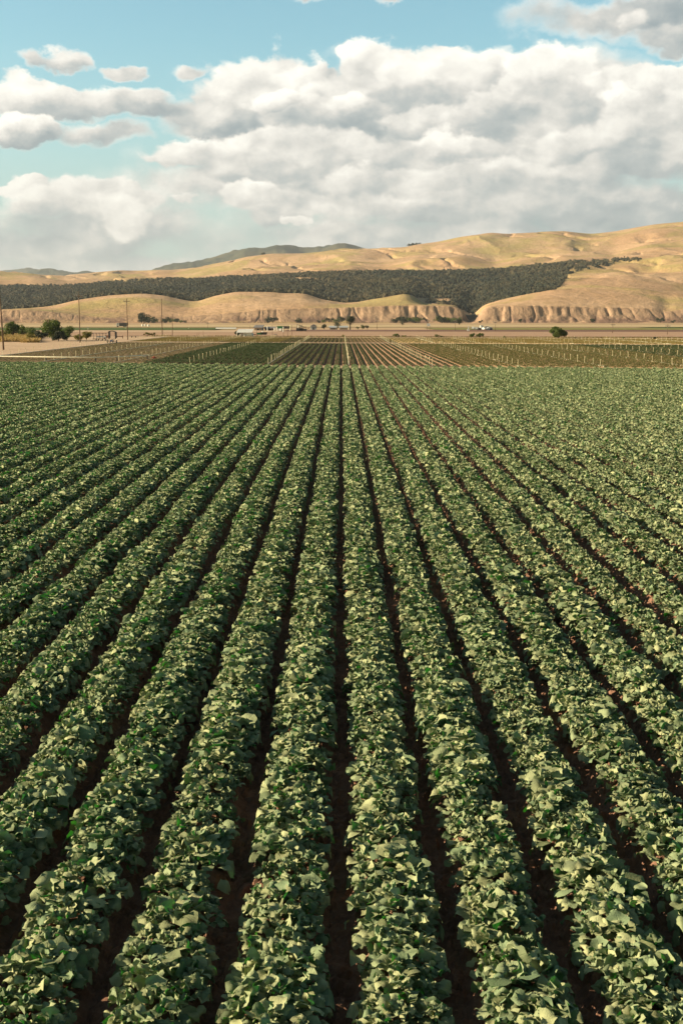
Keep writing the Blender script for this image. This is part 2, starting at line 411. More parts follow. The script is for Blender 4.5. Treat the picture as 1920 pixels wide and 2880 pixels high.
# near field soil with beds and clods
S_ROW = 1.0; FURROW0 = -0.02
Y_END = 131.0
def bed_height(X):
    ph = (X - FURROW0) / S_ROW; ph = np.abs(ph - np.round(ph)) * 2     # 0 in the furrow, 1 on the bed's middle
    return 0.15 * np.clip((ph - .22) / .38, 0, 1) ** .9
DEEP = [1.0]
def soil_grid(name, xs, ys, clod, m, skew=0.0, base=-.15, kind='structure'):
    X, Y = np.meshgrid(xs, ys)
    Z = base + bed_height(X) * (1.0 if clod or base > -.165 and base < -.155 and False else DEEP[0])
    if clod:
        c = fbm(X * 9, Y * 9, 3, 3, .6); c2 = vn(X * 22, Y * 22, 9)
        Z = Z + .11 * np.clip(c - .42, 0, 1) ** 1.0 * 2 + .06 * np.clip(c2 - .55, 0, 1) + .03 * fbm(X * 1.5, Y * 1.5, 5, 2)
    Y = Y + skew * X
    ny, nx = X.shape; V = np.stack([X, Y, Z], -1).reshape(-1, 3)
    i = np.arange((ny - 1) * nx).reshape(ny - 1, nx)[:, :-1].ravel()
    Fc = np.stack([i, i + 1, i + nx + 1, i + nx], -1)
    me = raw_mesh(name, V, Fc, m, False); return link(name, me)
so = soil_grid('soil', np.arange(-11, 11.01, .035), np.arange(4.5, 30, .05), True, M['soil']); tag(so, kind='structure')
def strips(xs0, xs1):
    out_ = []
    k0 = math.floor((xs0 - FURROW0) / S_ROW); k1 = math.ceil((xs1 - FURROW0) / S_ROW)
    for k in range(k0, k1):
        for f in (0, .11, .30, .70, .89): out_.append(FURROW0 + (k + f) * S_ROW)
    return np.array(out_ + [FURROW0 + k1 * S_ROW])
so = soil_grid('field_soil', strips(-60, 55), np.array([0, 20, 40, 60, 80, 100, Y_END + 1.0]), False, M['soil'], SL, -.17); tag(so, kind='structure')

# ------------------------------------------------------------------ crop leaves
def leaves(N, nu, nv, base, phi, th0, length, width, bend, roll, cup, ruf, pet, seed):
    """N leaf blades; base (N,3) start of the stalk; returns V, F, uv, rnd"""
    r = np.random.default_rng(seed)
    s = np.linspace(0, 1, nu)[None, :]; t = np.linspace(-1, 1, nv)
    th = th0[:, None] - bend[:, None] * s ** 1.2
    ds = length[:, None] / (nu - 1)
    rr = np.concatenate([np.zeros((N, 1)), np.cumsum(np.cos((th[:, 1:] + th[:, :-1]) / 2) * ds, 1)], 1) + (pet * np.cos(th0 + .15))[:, None]
    zz = np.concatenate([np.zeros((N, 1)), np.cumsum(np.sin((th[:, 1:] + th[:, :-1]) / 2) * ds, 1)], 1) + (pet * np.sin(th0 + .15))[:, None]
    ph1 = r.uniform(0, 6.28, N)[:, None]; ph2 = r.uniform(0, 6.28, N)[:, None]; fr = r.uniform(5, 9, N)[:, None]
    w = width[:, None] * (np.clip(np.sin(np.pi * (s * .93 + .06) ** .85), 0, 1) ** .62) * (1 + .16 * np.sin(fr * 1.7 * s + ph1))
    w = np.maximum(w, .004)
    tt = t[None, None, :]
    off = cup[:, None, None] * tt ** 2 * w[:, :, None] + ruf[:, None, None] * np.abs(tt) * np.sin(fr[:, :, None] * s[:, :, None] + ph2[:, :, None] + np.sign(tt) * 1.3)
    off = off + ruf[:, None, None] * .5 * np.sin(5 * s[:, :, None] + ph1[:, :, None] + 3 * tt)
    side = tt * w[:, :, None]
    cr = np.cos(roll)[:, None, None]; sr = np.sin(roll)[:, None, None]
    side, off = side * cr - off * sr, side * sr + off * cr
    nr = -np.sin(th)[:, :, None]; nz = np.cos(th)[:, :, None]
    rad = rr[:, :, None] + nr * off; zed = zz[:, :, None] + nz * off
    c = np.cos(phi)[:, None, None]; sn = np.sin(phi)[:, None, None]
    X = base[:, 0, None, None] + rad * c - side * sn
    Y = base[:, 1, None, None] + rad * sn + side * c
    Z = base[:, 2, None, None] + zed
    V = np.stack([X, Y, Z], -1).reshape(-1, 3)
    uv = np.stack(np.broadcast_arrays((tt + 1) / 2 + 0 * s[:, :, None] + 0 * X, s[:, :, None] + 0 * X), -1).reshape(-1, 2)
    q = np.arange(nu * nv).reshape(nu, nv); a = q[:-1, :-1].ravel(); b = q[:-1, 1:].ravel(); c_ = q[1:, 1:].ravel(); d = q[1:, :-1].ravel()
    Fc = (np.stack([a, b, c_, d], -1)[None] + (np.arange(N) * nu * nv)[:, None, None]).reshape(-1, 4)
    rnd = np.repeat(r.uniform(0, 1, N) ** 1.2, nu * nv)
    return V, Fc, uv, rnd
def cat(parts):
    V = []; Fc = []; U = []; Rn = []; n = 0
    for v, f, u, r in parts:
        V.append(v); Fc.append(f + n); U.append(u); Rn.append(r); n += len(v)
    return np.concatenate(V), np.concatenate(Fc), np.concatenate(U), np.concatenate(Rn)

def crop_section(y0, y1, per_m, nu, nv, big, seed):
    r = np.random.default_rng(seed)
    npl = int((y1 - y0) / .31 * 3)                     # plants in three staggered lines
    py = y0 + (np.arange(npl) + r.uniform(-.35, .35, npl)) * (y1 - y0) / npl
    px = np.array([-.225, .215, 0.0])[np.arange(npl) % 3] + r.normal(0, .028, npl)
    vig = .82 + .36 * vn(py * .5, px * 0 + seed, seed) + r.normal(0, .15, npl)
    vig = np.where(r.uniform(0, 1, npl) < .04, .45, vig)
    n_each = max(3, int(per_m * (y1 - y0) / npl))
    N = npl * n_each
    pid = np.repeat(np.arange(npl), n_each); k = np.tile(np.arange(n_each), npl)
    age = (k + r.uniform(0, 1, N)) / n_each              # 0 = heart leaf, 1 = outer
    v = vig[pid]
    phi = k * 2.4 + r.uniform(0, 6.28, npl)[pid] + r.normal(0, .3, N)
    th0 = 1.25 - 1.15 * age + r.normal(0, .22, N)
    length = (.072 + .072 * np.sqrt(age)) * v * r.uniform(.72, 1.2, N) * np.where(r.uniform(0, 1, N) < .07, 1.4, 1.0) * big
    width = length * r.uniform(.40, .60, N)
    bend = .45 + 1.0 * age + r.normal(0, .35, N)
    roll = r.normal(0, .5, N); cup = r.uniform(-.55, .35, N); ruf = r.uniform(.012, .038, N) * big
    pet = (.05 + .09 * age) * v * r.uniform(.7, 1.3, N)
    z0 = .02 + .12 * (1 - age) * v + r.uniform(0, .05, N) + np.where(np.abs(px[pid]) < .1, .06, 0)
    base = np.stack([px[pid], py[pid], z0 + .0 * age], -1)
    V, Fc, U, Rn = leaves(N, nu, nv, base, phi, th0, length, width, bend, roll, cup, ruf, pet, seed + 1)
    # neighbours press the outer leaves in, tractor wheels keep the furrow open
    ax = np.abs(V[:, 0]); lim = .378 - .048 * np.clip((V[:, 1] - 25) / 60, 0, 1) + .07 * vn(V[:, 1] * 2.6, np.sign(V[:, 0]) + 5, seed)
    over = np.clip(ax - lim, 0, 1); V[:, 0] = np.sign(V[:, 0]) * (np.minimum(ax, lim) + over * .38)
    V[:, 2] = V[:, 2] - over * .55
    hi = np.clip(V[:, 2] - .34, 0, 1); V[:, 2] = V[:, 2] - hi * .28
    V[:, 2] = np.maximum(V[:, 2], .0 - .5 * over) * (.92 - .55 * np.clip(ax - .2, 0, .3))
    V[:, 0] += .05 * (fbm(V[:, 1] * .22, V[:, 1] * 0, seed // 10, 3) - .5)
    return V, Fc, U, Rn
def crop_mesh(i):
    A = crop_section(4.0, 20.0, 235, 7, 5, 1.0, 100 + i * 10)
    B = crop_section(20.0, 46.0, 195, 4, 3, 1.03, 101 + i * 10)
    C = crop_section(46.0, Y_END, 125, 3, 3, 1.10, 103 + i * 10)
    V, Fc, U, Rn = cat([A, B, C])
    return raw_mesh('crop_row', V, Fc, M['leaf'], True, U, Rn)
NV = 8
crop_me = [crop_mesh(i) for i in range(NV)]
ORD = ['first', 'second', 'third', 'fourth', 'fifth', 'sixth', 'seventh', 'eighth', 'ninth', 'tenth', 'eleventh', 'twelfth', 'thirteenth', 'fourteenth', 'fifteenth', 'sixteenth', 'seventeenth', 'eighteenth']
for k in range(-47, 41):
    xc = FURROW0 + (k + .5) * S_ROW
    o = link('crop_row', crop_me[(k * 5 + 3) % NV], None, (xc, SL * xc, 0))
    o.scale = ((.87 if k > 4 else 1.0) * (1 if (k * 7) % 3 else -1), 1, 1)
    side = 'left' if k < 0 else 'right'; n = (-k - 1) if k < 0 else k
    if n < len(ORD):
        lb = f'leafy green crop row, {ORD[n]} to the {side} of the dark furrow up the middle'
    elif k < 0: lb = 'dark green crop row packed among others toward the far left of the near field'
    else: lb = 'pale green crop row packed among others toward the far right of the near field'
    tag(o, lb, 'crop row', 'leafy crop rows of the near field')

# ------------------------------------------------------------------ middle fields
YA0, YA1, YB0, YB1 = Y_END + 6.5, 254.0, 262.0, 325.0
XL, XR = -51.0, 104.0
def far_soil(name, x0, x1, y0, y1, m, z=-.16, deep=1.25):
    DEEP[0] = deep; o = soil_grid(name, strips(x0, x1), np.linspace(y0, y1, 3), False, m, SL, z - .04); DEEP[0] = 1.0; return tag(o, kind='structure')
far_soil('middle_field_soil', -25, 14, YA0, YA1, M['farsoil'])
far_soil('middle_field_soil', XL, -25.02, YA0, YA1, M['brownsoil'], -.08, .45)
far_soil('middle_field_soil', 14.02, XR, YA0, YA1, M['brownsoil'], -.08, .45)
far_soil('back_field_soil', -29, 12, YB0, YB1, M['farsoil'])
far_soil('back_field_soil', XL, -29.02, YB0, YB1, M['tansoil'])
far_soil('back_field_soil', 12.02, XR + 4, YB0, YB1, M['tansoil'])
def strip_sheet(name, x0, x1, ya, yb, z, m):
    return sheet(name, [(x0, edge(ya, x0)), (x1, edge(ya, x1)), (x1, edge(yb, x1)), (x0, edge(yb, x0))], z, m)
strip_sheet('dirt_path', -60, 120, Y_END - 1, YA0 + .5, -.10, M['dirt'])
strip_sheet('dirt_path', XL, 120, YA1, YB0, -.03, M['dirt'])
strip_sheet('dirt_road', -56, 330, YB1 + 1, YB1 + 9, -.02, M['dirt'])

def seed_mesh(length, per_m, size, h, seed, m, wide=.22):
    r = np.random.default_rng(seed)
    npl = int(length * per_m); N = npl * 4
    pid = np.repeat(np.arange(npl), 4)
    py = r.uniform(0, length, npl); px = np.where(r.uniform(0, 1, npl) < .5, -wide, wide) * (1 if wide > .1 else 0) + r.normal(0, .06, npl)
    base = np.stack([px[pid], py[pid], np.full(N, -.01)], -1)
    phi = r.uniform(0, 6.28, N); th0 = r.uniform(.5, 1.4, N); ln = size * r.uniform(.6, 1.3, N); wd = ln * .42
    V, Fc, U, Rn = leaves(N, 2, 3, base, phi, th0, ln, wd, r.uniform(0, .8, N), r.normal(0, .4, N), r.uniform(-.3, .3, N), ln * .05, np.full(N, h), seed)
    Rn = np.clip(Rn * .7 + .3 * np.repeat(vn(py[pid] * .3, pid * 0., seed), 6), 0, 1)
    return raw_mesh('seedling_row', V, Fc, m, False, None, Rn)
LA = YA1 - YA0 - 1; LB = YB1 - YB0 - 1
sm = {
 'dense': [seed_mesh(LA, 8, .18, .02, 300 + i, M['seedling_green']) for i in range(3)],
 'mid':   [seed_mesh(LA, 8, .125, .01, 310 + i, M['seedling_green'], .17) for i in range(3)],
 'olive': [seed_mesh(LA, 7, .17, .01, 320 + i, M['seedling_olive']) for i in range(3)],
 'thin':  [seed_mesh(LA, 4, .11, .0, 330 + i, M['seedling_olive']) for i in range(3)],
 'back':  [seed_mesh(LB, 5, .14, .0, 340 + i, M['seedling_olive']) for i in range(3)],
 'backy': [seed_mesh(LB, 7, .16, .0, 350 + i, M['seedling_yellow']) for i in range(3)],
}
k0 = math.ceil((XL - FURROW0) / S_ROW); cnt = 0
for k in range(k0, int(96)):
    xc = FURROW0 + (k + .5) * S_ROW
    if k < -25: kind, lb = 'thin', 'sparse olive seedling row on the brown middle field left of the dark green block'
    elif k < -9: kind, lb = 'dense', 'dark green seedling row in the dense block between two riser lines left of centre'
    elif k < 14:
        kind = 'mid'; n = -k - 1 if k < 0 else k
        lb = f"green seedling row on brown soil, {ORD[n]} to the {'left' if k < 0 else 'right'} of the middle field's centre furrow"
    elif k < 48: kind, lb = 'olive', 'olive green seedling row in the right half of the middle field'
    else: kind, lb = 'dense', 'mid green seedling row near the right edge of the middle field'
    o = link('seedling_row', sm[kind][k % 3], None, (xc, edge(YA0 + .5, xc), 0))
    if kind == 'dense' and k > 0: o.scale = (1, 1, .8)
    tag(o, lb, 'seedling row', 'seedling rows of the middle fields')
for k in range(k0, 100):
    xc = FURROW0 + (k + .5) * S_ROW
    kind = 'back' if -14 <= k < 30 else 'backy'
    lb = ('thin seedling row on brown soil beyond the dirt path' if kind == 'back' else
          ('yellow green seedling row beyond the dirt path at left' if k < 0 else 'pale yellow seedling row beyond the dirt path at right'))
    tag(link('seedling_row', sm[kind][k % 3], None, (xc, edge(YB0 + .5, xc), 0)), lb, 'seedling row', 'seedling rows of the middle fields')

# irrigation lines: a pipe on the soil with its upright risers
def riser_me():
    mb = MB(); mb.tube([(0, 0, 0), (0, 0, .72)], .028, 6); mb.box(-.045, .045, -.045, .045, .70, .78)
    me = bpy.data.meshes.new('riser'); me.from_pydata([tuple(v) for v in mb.V], [], mb.F); me.update(); me.materials.append(M['riser']); return me
RIS = riser_me()
IX = [.9 + 9.9 * k for k in range(-5, 11)]; IX[0] = -51.2
for j, xi in enumerate(IX):
    n = j - 5
    if n == 0: lb = 'long white irrigation line running straight up the middle of the far fields'
    else:
        lb = f"irrigation line with cream upright risers, {ORD[abs(n) - 1]} to the {'left' if n < 0 else 'right'} of the central white line"
    t = empty('irrigation_line', (xi, edge(YA0, xi), 0), 0, lb, 'irrigation line', 'irrigation lines across the middle fields')
    ya = 0.0; yb = YB1 - YA0
    mb = MB(); mb.tube([(0, ya + 1, -.02), (0, YA1 - YA0, -.02)], .045, 6); mb.tube([(0, YB0 - YA0, .03), (0, yb, .03)], .045, 6); mb.build('pipe', M['pipe'], t)
    yy = 1.5 + rng.uniform(0, 4)
    rr_ = random.Random(j)
    sp = 4.4 if n != 0 else 4.4
    while yy < yb:
        if not (YA1 - YA0 - 1 < yy < YB0 - YA0 + 1):
            o = link('riser', RIS, t, (rr_.uniform(-.06, .06), yy + rr_.uniform(-.15, .15), 0))
            o.rotation_euler = (rr_.gauss(0, .05), rr_.gauss(0, .09), rr_.uniform(0, 3)); o.scale = (1, 1, rr_.uniform(.9, 1.08))
        yy += sp
# supply pipe lying on the left end of the near field
t = empty('supply_pipe', (*at(0, 1011), 0), 0, 'long thick white pipe lying along the left end of the near field', 'pipe')
p0 = at(0, 1011); pts = []
for (px, py) in [(-160, 1008), (0, 1011), (130, 1013), (270, 1015), (330, 1013), (415, 1008)]:
    a = at(px, py); pts.append((a[0] - p0[0], a[1] - p0[1], .42))
mb = MB(); mb.tube(pts, .085, 8); mb.build('pipe', M['pipe'], t, True)
mb = MB()
for p in pts[1:] : mb.box(p[0] - .06, p[0] + .06, p[1] - .12, p[1] + .12, -.1, .34)
mb.build('support', M['dark'], t)
e_ = pts[-1]; mb = MB(); mb.tube([e_, (e_[0] + .3, e_[1], .42), (e_[0] + .3, e_[1], .0)], .11, 8); mb.build('elbow', M['pipe'], t)
mb = MB(); mb.tube([(e_[0] + .9, e_[1], .0), (e_[0] + .9, e_[1], .28)], .12, 8); mb.box(e_[0] + .5, e_[0] + 1.3, e_[1] - .06, e_[1] + .06, .05, .15); mb.build('valve', M['red'], t)

# ------------------------------------------------------------------ the plain
def quad_px(name, a, b, c, d, z, m): return sheet(name, [at(*a), at(*b), at(*c), at(*d)], z, m)
YR = YB1 + 9
# dirt yard and track left of the middle fields
sheet('dirt_yard', [(-150, 60), (-51.6, 130), (-51.6, 338), (-54, 352), (-75, 352), (-95, 300), (-150, 230)], -.06, M['dirt'])
def band(name, ya, yb, x0, x1, z, m, sk=SL * .35):
    return sheet(name, [(x0, ya + sk * x0), (x1, ya + sk * x1), (x1, yb + sk * x1), (x0, yb + sk * x0)], z, m)
band('ploughed_field', 352, 478, -110, 700, -.10, M['plough'])
band('ploughed_field', 480, 540, -25, 700, -.06, M['ploughdark'])
band('green_field', 545, 640, 45, 900, -.02, M['greenpale'])
band('ploughed_field', 380, 455, -420, -110, -.14, M['ploughdark'], 0)
band('dirt_road', 455, 520, -500, -26, -.06, M['dirt'], 0)
band('green_field', 525, 640, -500, -60, -.02, M['greenstrip'], 0)
band('dry_grass_strip', 700, 860, -900, 900, -.04, M['paledry'], 0)
band('green_field', 640, 690, 170, 900, .01, M['greenstrip'], -.12)

# ------------------------------------------------------------------ hills
def pl(pts, x):
    p = np.array(pts, float); xs = np.arange(p[0, 0] * K - 60, p[-1, 0] * K + 60, 2.0)
    v = np.interp(xs, p[:, 0] * K, p[:, 1] * K); kk = np.exp(-(np.arange(-14, 15) / 5.5) ** 2 / 2); kk /= kk.sum()
    v = np.convolve(np.pad(v, 14, mode='edge'), kk, mode='valid'); return np.interp(x, xs, v)
YF = 1230.0
cliff_top = [(-300, 716), (0, 714), (60, 711), (120, 716), (200, 728), (300, 731), (400, 729), (500, 722), (600, 712), (700, 708), (800, 706), (930, 701), (1040, 703), (1062, 712), (1080, 724), (1090, 719), (1108, 705), (1200, 702), (1300, 704), (1400, 706), (1500, 709), (1530, 718), (1545, 712), (1600, 711), (1900, 712)]
r1 = [(-300, 720), (0, 713), (60, 709), (120, 704), (180, 690), (250, 679), (330, 674), (380, 679), (430, 692), (452, 694), (500, 679), (545, 671), (620, 672), (650, 675), (700, 675), (740, 688), (790, 697), (830, 694), (870, 686), (930, 675), (945, 680), (975, 700), (1040, 702), (1062, 710), (1080, 722), (1092, 714), (1110, 702), (1150, 690), (1200, 679), (1270, 666), (1350, 660), (1450, 659), (1510, 664), (1568, 670), (1900, 680)]
fmid = [(-300, 690), (0, 688), (300, 672), (450, 682), (700, 664), (850, 660), (1000, 668), (1150, 665), (1300, 656), (1400, 648), (1470, 634), (1568, 612), (1900, 600)]
ftop = [(-300, 658), (0, 656), (150, 655), (300, 645), (500, 638), (700, 628), (850, 623), (1000, 622), (1150, 618), (1300, 602), (1470, 592), (1568, 575), (1900, 570)]
mid = [(-300, 646), (0, 640), (80, 636), (150, 648), (240, 646), (330, 640), (420, 640), (520, 630), (600, 616), (700, 612), (800, 600), (880, 606), (960, 592), (1060, 590), (1130, 604), (1200, 588), (1300, 575), (1400, 582), (1480, 560), (1568, 550), (1900, 545)]
r3 = [(-300, 620), (0, 625), (60, 628), (140, 636), (200, 630), (270, 624), (330, 626), (400, 626), (450, 618), (520, 602), (570, 592), (630, 587), (700, 584), (780, 573), (850, 571), (920, 570), (1000, 560), (1060, 548), (1120, 539), (1160, 541), (1200, 540), (1250, 533), (1290, 531), (1350, 537), (1400, 531), (1450, 522), (1500, 514), (1568, 509), (1700, 500), (1900, 498)]
def zof(py, Y):      # height at distance Y that lines up with photo row py
    d = (CY - py) / F; c, s = math.cos(PITCH), math.sin(PITCH)
    return CAMH + Y * (d * c - s) / (c + d * s)
pxs = np.arange(-330, 2260, 1.6)
ratio = (pxs - CX) / F * math.cos(PITCH)
tb = np.concatenate([np.linspace(0, 1, 26)[:-1], np.linspace(1, 2, 46)[:-1], np.linspace(2, 2.6, 12)[:-1], np.linspace(2.6, 4, 70)[:-1], np.linspace(4, 5, 46)[:-1], np.linspace(5, 6, 56)[:-1], np.linspace(6, 7, 14)])
dk = np.array([YF, YF + 20, YF + 290, YF + 470, 2250., 2750., 3500., 4300.])     # foot, cliff top, crest, (dip), forest top, mid crest, ridge, behind
Zk = np.stack([np.zeros_like(pxs) - .4, zof(pl(cliff_top, pxs), dk[1]), zof(pl(r1, pxs), dk[2]), None or (zof(pl(r1, pxs), dk[2]) - 6),
               zof(pl(ftop, pxs), dk[4]), zof(pl(mid, pxs), dk[5]), zof(pl(r3, pxs), dk[6]), zof(pl(r3, pxs), dk[6]) - 140])
Zk[3] = np.maximum(np.minimum(Zk[2] - 4, zof(pl(fmid, pxs), dk[3])), zof(pl(r1, pxs) + 6, dk[3]))
Tg, Pg = np.meshgrid(tb, pxs, indexing='ij')
seg = np.clip(np.floor(Tg).astype(int), 0, 6); fr = Tg - seg
# ease shape per segment
fe = fr.copy()
e0_ = seg == 0; fe[e0_] = .35 * fr[e0_] + .65 * fr[e0_] ** 2.2
e1 = seg == 1; fe[e1] = np.sin(fr[e1] * math.pi / 2) ** 1.0
e2 = seg == 2; fe[e2] = (1 - np.cos(fr[e2] * math.pi)) / 2
e5 = (seg == 4) | (seg == 5); fe[e5] = .45 * fr[e5] + .55 * np.sin(fr[e5] * math.pi / 2)
Dg = dk[seg] * (1 - fr) + dk[seg + 1] * fr
ci = np.broadcast_to(np.arange(len(pxs)), Tg.shape)
Zg = Zk[seg, ci] * (1 - fe) + Zk[seg + 1, ci] * fe
Rg = np.broadcast_to(ratio, Tg.shape)
Xg = Dg * Rg
# dips behind the middle crest so that it overlaps the ridge
dip = np.where(seg == 5, -np.sin(np.clip(fr / .5, 0, 1) * math.pi) * 16, 0); Zg = Zg + dip
dip = np.where(seg == 4, -np.sin(np.clip(fr / .6, 0, 1) * math.pi) * 6, 0); Zg = Zg + dip
# relief
rw = np.where(seg >= 3, np.clip((Tg - 3) / .6, 0, 1), 0) * np.clip((7.2 - Tg), 0, 1)
wx = Xg / 260. + fbm(Xg / 300, Dg / 300, 21, 3) * 1.6
rid = 1 - np.abs(2 * fbm(wx, Dg / 520., 31, 4, .48) - 1) * 2.2
und = (fbm(Xg / 420, Dg / 420, 41, 4, .5) - .5)
keep = np.clip(np.abs(Tg - 6) / .35, .12, 1) * np.clip(np.abs(Tg - 5) / .25, .3, 1)
Zg = Zg + rw * keep * (np.clip(rid, -1, 1) * 5 - 2 + und * 34)
r2 = (1 - np.abs(2 * fbm((Xg * .9 + Dg * .35) / 95 + 1.6 * fbm(Xg / 160, Dg / 160, 61, 3), (Dg * .9 - Xg * .3) / 330, 51, 3, .4) - 1))
Zg = Zg - rw * keep * np.clip(r2 - .80, 0, 1) * 30
w1_ = (seg == 1) | (seg == 2)
Zg = Zg + np.where(w1_, (fbm(Xg / 60, Dg / 60, 71, 4) - .5) * 5 * np.clip(np.sin(np.clip((Tg - 1) / 1.0, 0, 1) * math.pi), 0, 1), 0)
# bluff gullies: the steep face steps in and out
gl = fbm(Xg / 21 + 1.8 * vn(Xg / 55, Tg * 0, 83) + (.7 * vn(Xg / 30, Tg * 0, 84) - .1) * Tg, Tg * .6, 81, 3, .62); gl2 = vn(Xg / 4.5, Tg * .9, 82); gbig = vn(Xg / 70., Tg * 0, 85)
gul = np.clip((1 - np.abs(2 * gl - 1)) - .74, 0, 1) / .26
strg = np.interp(Pg, [0, 300 * K, 520 * K, 640 * K, 900 * K, 2300], [.45, .15, .2, .6, .85, .85]) * (.45 + .8 * fbm(Xg / 90, Tg * 0, 88, 3)) * np.interp(Pg, [1300, 1500], [1, .8])
fm = np.clip(Tg / .35, 0, 1) * np.clip((1.06 - Tg) / .12, 0, 1)
Dg = Dg + fm * strg * (gul * 1.5 + gl2 * 1.5 + 3.0 * (gl - .5)) + (Tg < 1.4) * np.clip((1.4 - Tg) / .4, 0, 1) * strg * gbig * 6
Zg = Zg - fm * strg * gul ** 2 * 1.6
e0 = seg == 0
cx_ = (1082 - 22 * np.clip(Tg - 1, 0, 3)) * K; dx_ = (Pg - cx_) / K
notch = np.where(dx_ < 0, np.exp(-(dx_ / 13) ** 4), np.exp(-(dx_ / 24) ** 2)) * np.clip((Tg - .15) / .3, 0, 1) * np.clip((3.0 - Tg) / .6, 0, 1)
Zg = np.where(Tg < 3.0, Zg * (1 - .72 * notch * np.clip(1.35 - .2 * Tg, 0, 1)), Zg)
# the slope eases into a fan at its foot
Xg = Dg * Rg
V = np.stack([Xg, Dg, Zg], -1); ny, nx = Tg.shape
i = np.arange((ny - 1) * nx).reshape(ny - 1, nx)[:, :-1].ravel()
me = raw_mesh('hills', V.reshape(-1, 3), np.stack([i, i + 1, i + nx + 1, i + nx], -1), M['hill'], True)
hills = tag(link('hills', me), kind='structure')

def mountain(name, prof, Y, depth, drop=60):
    xs = np.arange(prof[0][0] * K, prof[-1][0] * K, 2.0); py = pl(prof, xs)
    rt = (xs - CX) / F * math.cos(PITCH); rows = []
    n = 24
    for j in range(n + 1):
        f = j / n
        d = Y - depth * (1 - f); top = zof(py, Y)
        X = rt * d
        z = top * np.sin(f * math.pi / 2) ** .8
        w = np.sin(f * math.pi) if j < n else 0
        z = z + w * (fbm(rt * Y / 500 + 9, np.full_like(X, f * 3), 91, 4) - .5) * top * .45 + (vn(rt * Y / 30, np.full_like(X, f * 9), 5) - .5) * 7
        rows.append(np.stack([X, np.full_like(X, d), z], -1))
    rows.append(np.stack([rt * (Y + depth), np.full_like(rt, Y + depth), zof(py, Y) * 0 - 5], -1))
    V = np.array(rows); ny, nx = V.shape[:2]
    i = np.arange((ny - 1) * nx).reshape(ny - 1, nx)[:, :-1].ravel()
    me = raw_mesh(name, V.reshape(-1, 3), np.stack([i, i + 1, i + nx + 1, i + nx], -1), M['mount'], True)
    return tag(link(name, me), kind='structure')
mountain('mountains', [(330, 640), (350, 619), (375, 611), (400, 606), (440, 602), (480, 594), (520, 584), (550, 574), (570, 573), (600, 580), (625, 576), (650, 570), (670, 571), (695, 577), (730, 567), (760, 563), (790, 559), (815, 564), (835, 570), (870, 585), (900, 620)], 7500, 1500)
mountain('mountains', [(-250, 630), (-60, 628), (40, 632), (70, 624), (100, 620), (140, 624), (175, 629), (215, 627), (240, 632), (262, 624), (285, 622), (298, 630), (330, 650)], 8500, 1500)
mountain('mountains', [(-250, 618), (-100, 622), (0, 624), (30, 626), (50, 622), (75, 620), (110, 618), (150, 622), (200, 630), (240, 640)], 11000, 1200)

# ------------------------------------------------------------------ wooded slope (reads as one mass)
poly_up = ftop[:]; 
fl = [(-300, 760), (0, 712), (60, 708), (110, 706), (150, 698), (200, 687), (260, 678), (330, 675), (385, 681), (430, 694), (455, 694), (500, 680), (545, 672), (640, 676), (700, 676), (740, 688), (790, 699), (830, 694), (880, 684), (930, 676), (948, 672), (960, 690), (1000, 700), (1050, 704), (1085, 722), (1110, 702), (1150, 690), (1200, 680), (1270, 664), (1292, 655), (1293, 632), (1310, 628), (1380, 612), (1440, 604), (1468, 598)]
gv = V = np.stack([Xg, Dg, Zg], -1)
def screen_y(X, Y, Z):
    c, s = math.cos(PITCH), math.sin(PITCH); dz = Z - CAMH
    depth = Y * c - dz * s; up = dz * c + Y * s
    return CY - F * up / depth
SY = screen_y(Xg, Dg, Zg)
NT = 30000
ti = rng.uniform(1.4, 4.6, NT * 6); pi_ = rng.uniform(0, len(pxs) - 2, NT * 6)
i0 = np.searchsorted(tb, ti) - 1; i0 = np.clip(i0, 0, len(tb) - 2); j0 = pi_.astype(int)
jf = pi_ - j0; tf = (ti - tb[i0]) / (tb[i0 + 1] - tb[i0])
def bil(A): return (A[i0, j0] * (1 - jf) + A[i0, j0 + 1] * jf) * (1 - tf) + (A[i0 + 1, j0] * (1 - jf) + A[i0 + 1, j0 + 1] * jf) * tf
fx, fy, fz = bil(Xg), bil(Dg), bil(Zg); fsy = screen_y(fx, fy, fz); fpx = bil(Pg)
wob = (fbm(fpx / 60, fsy / 30, 7, 3) - .5) * 12
ok = (fsy < pl(fl, fpx) + np.where(fpx < 1290 * K, 3, 0)) & (fsy > pl(ftop, fpx) + wob * .4 + 1) & (fpx < 1466 * K) & (ti > 1.9)
# clearings
def clr(cx, cy, rx, ry): return ((fpx / K - cx) / rx) ** 2 + ((fsy / K - cy) / ry) ** 2 > 1
ok &= clr(690, 640, 40, 3.0) & clr(960, 689, 26, 6) & clr(1012, 690, 24, 5) & clr(985, 700, 30, 4)
ok &= ~((fpx > 1295 * K) & (fsy > pl([(1290, 640), (1320, 622), (1400, 612), (1470, 600)], fpx)))
# density follows area: weight by distance so that near slopes are not overfilled
ok &= rng.uniform(0, 1, NT * 6) < (fy / 2100.)
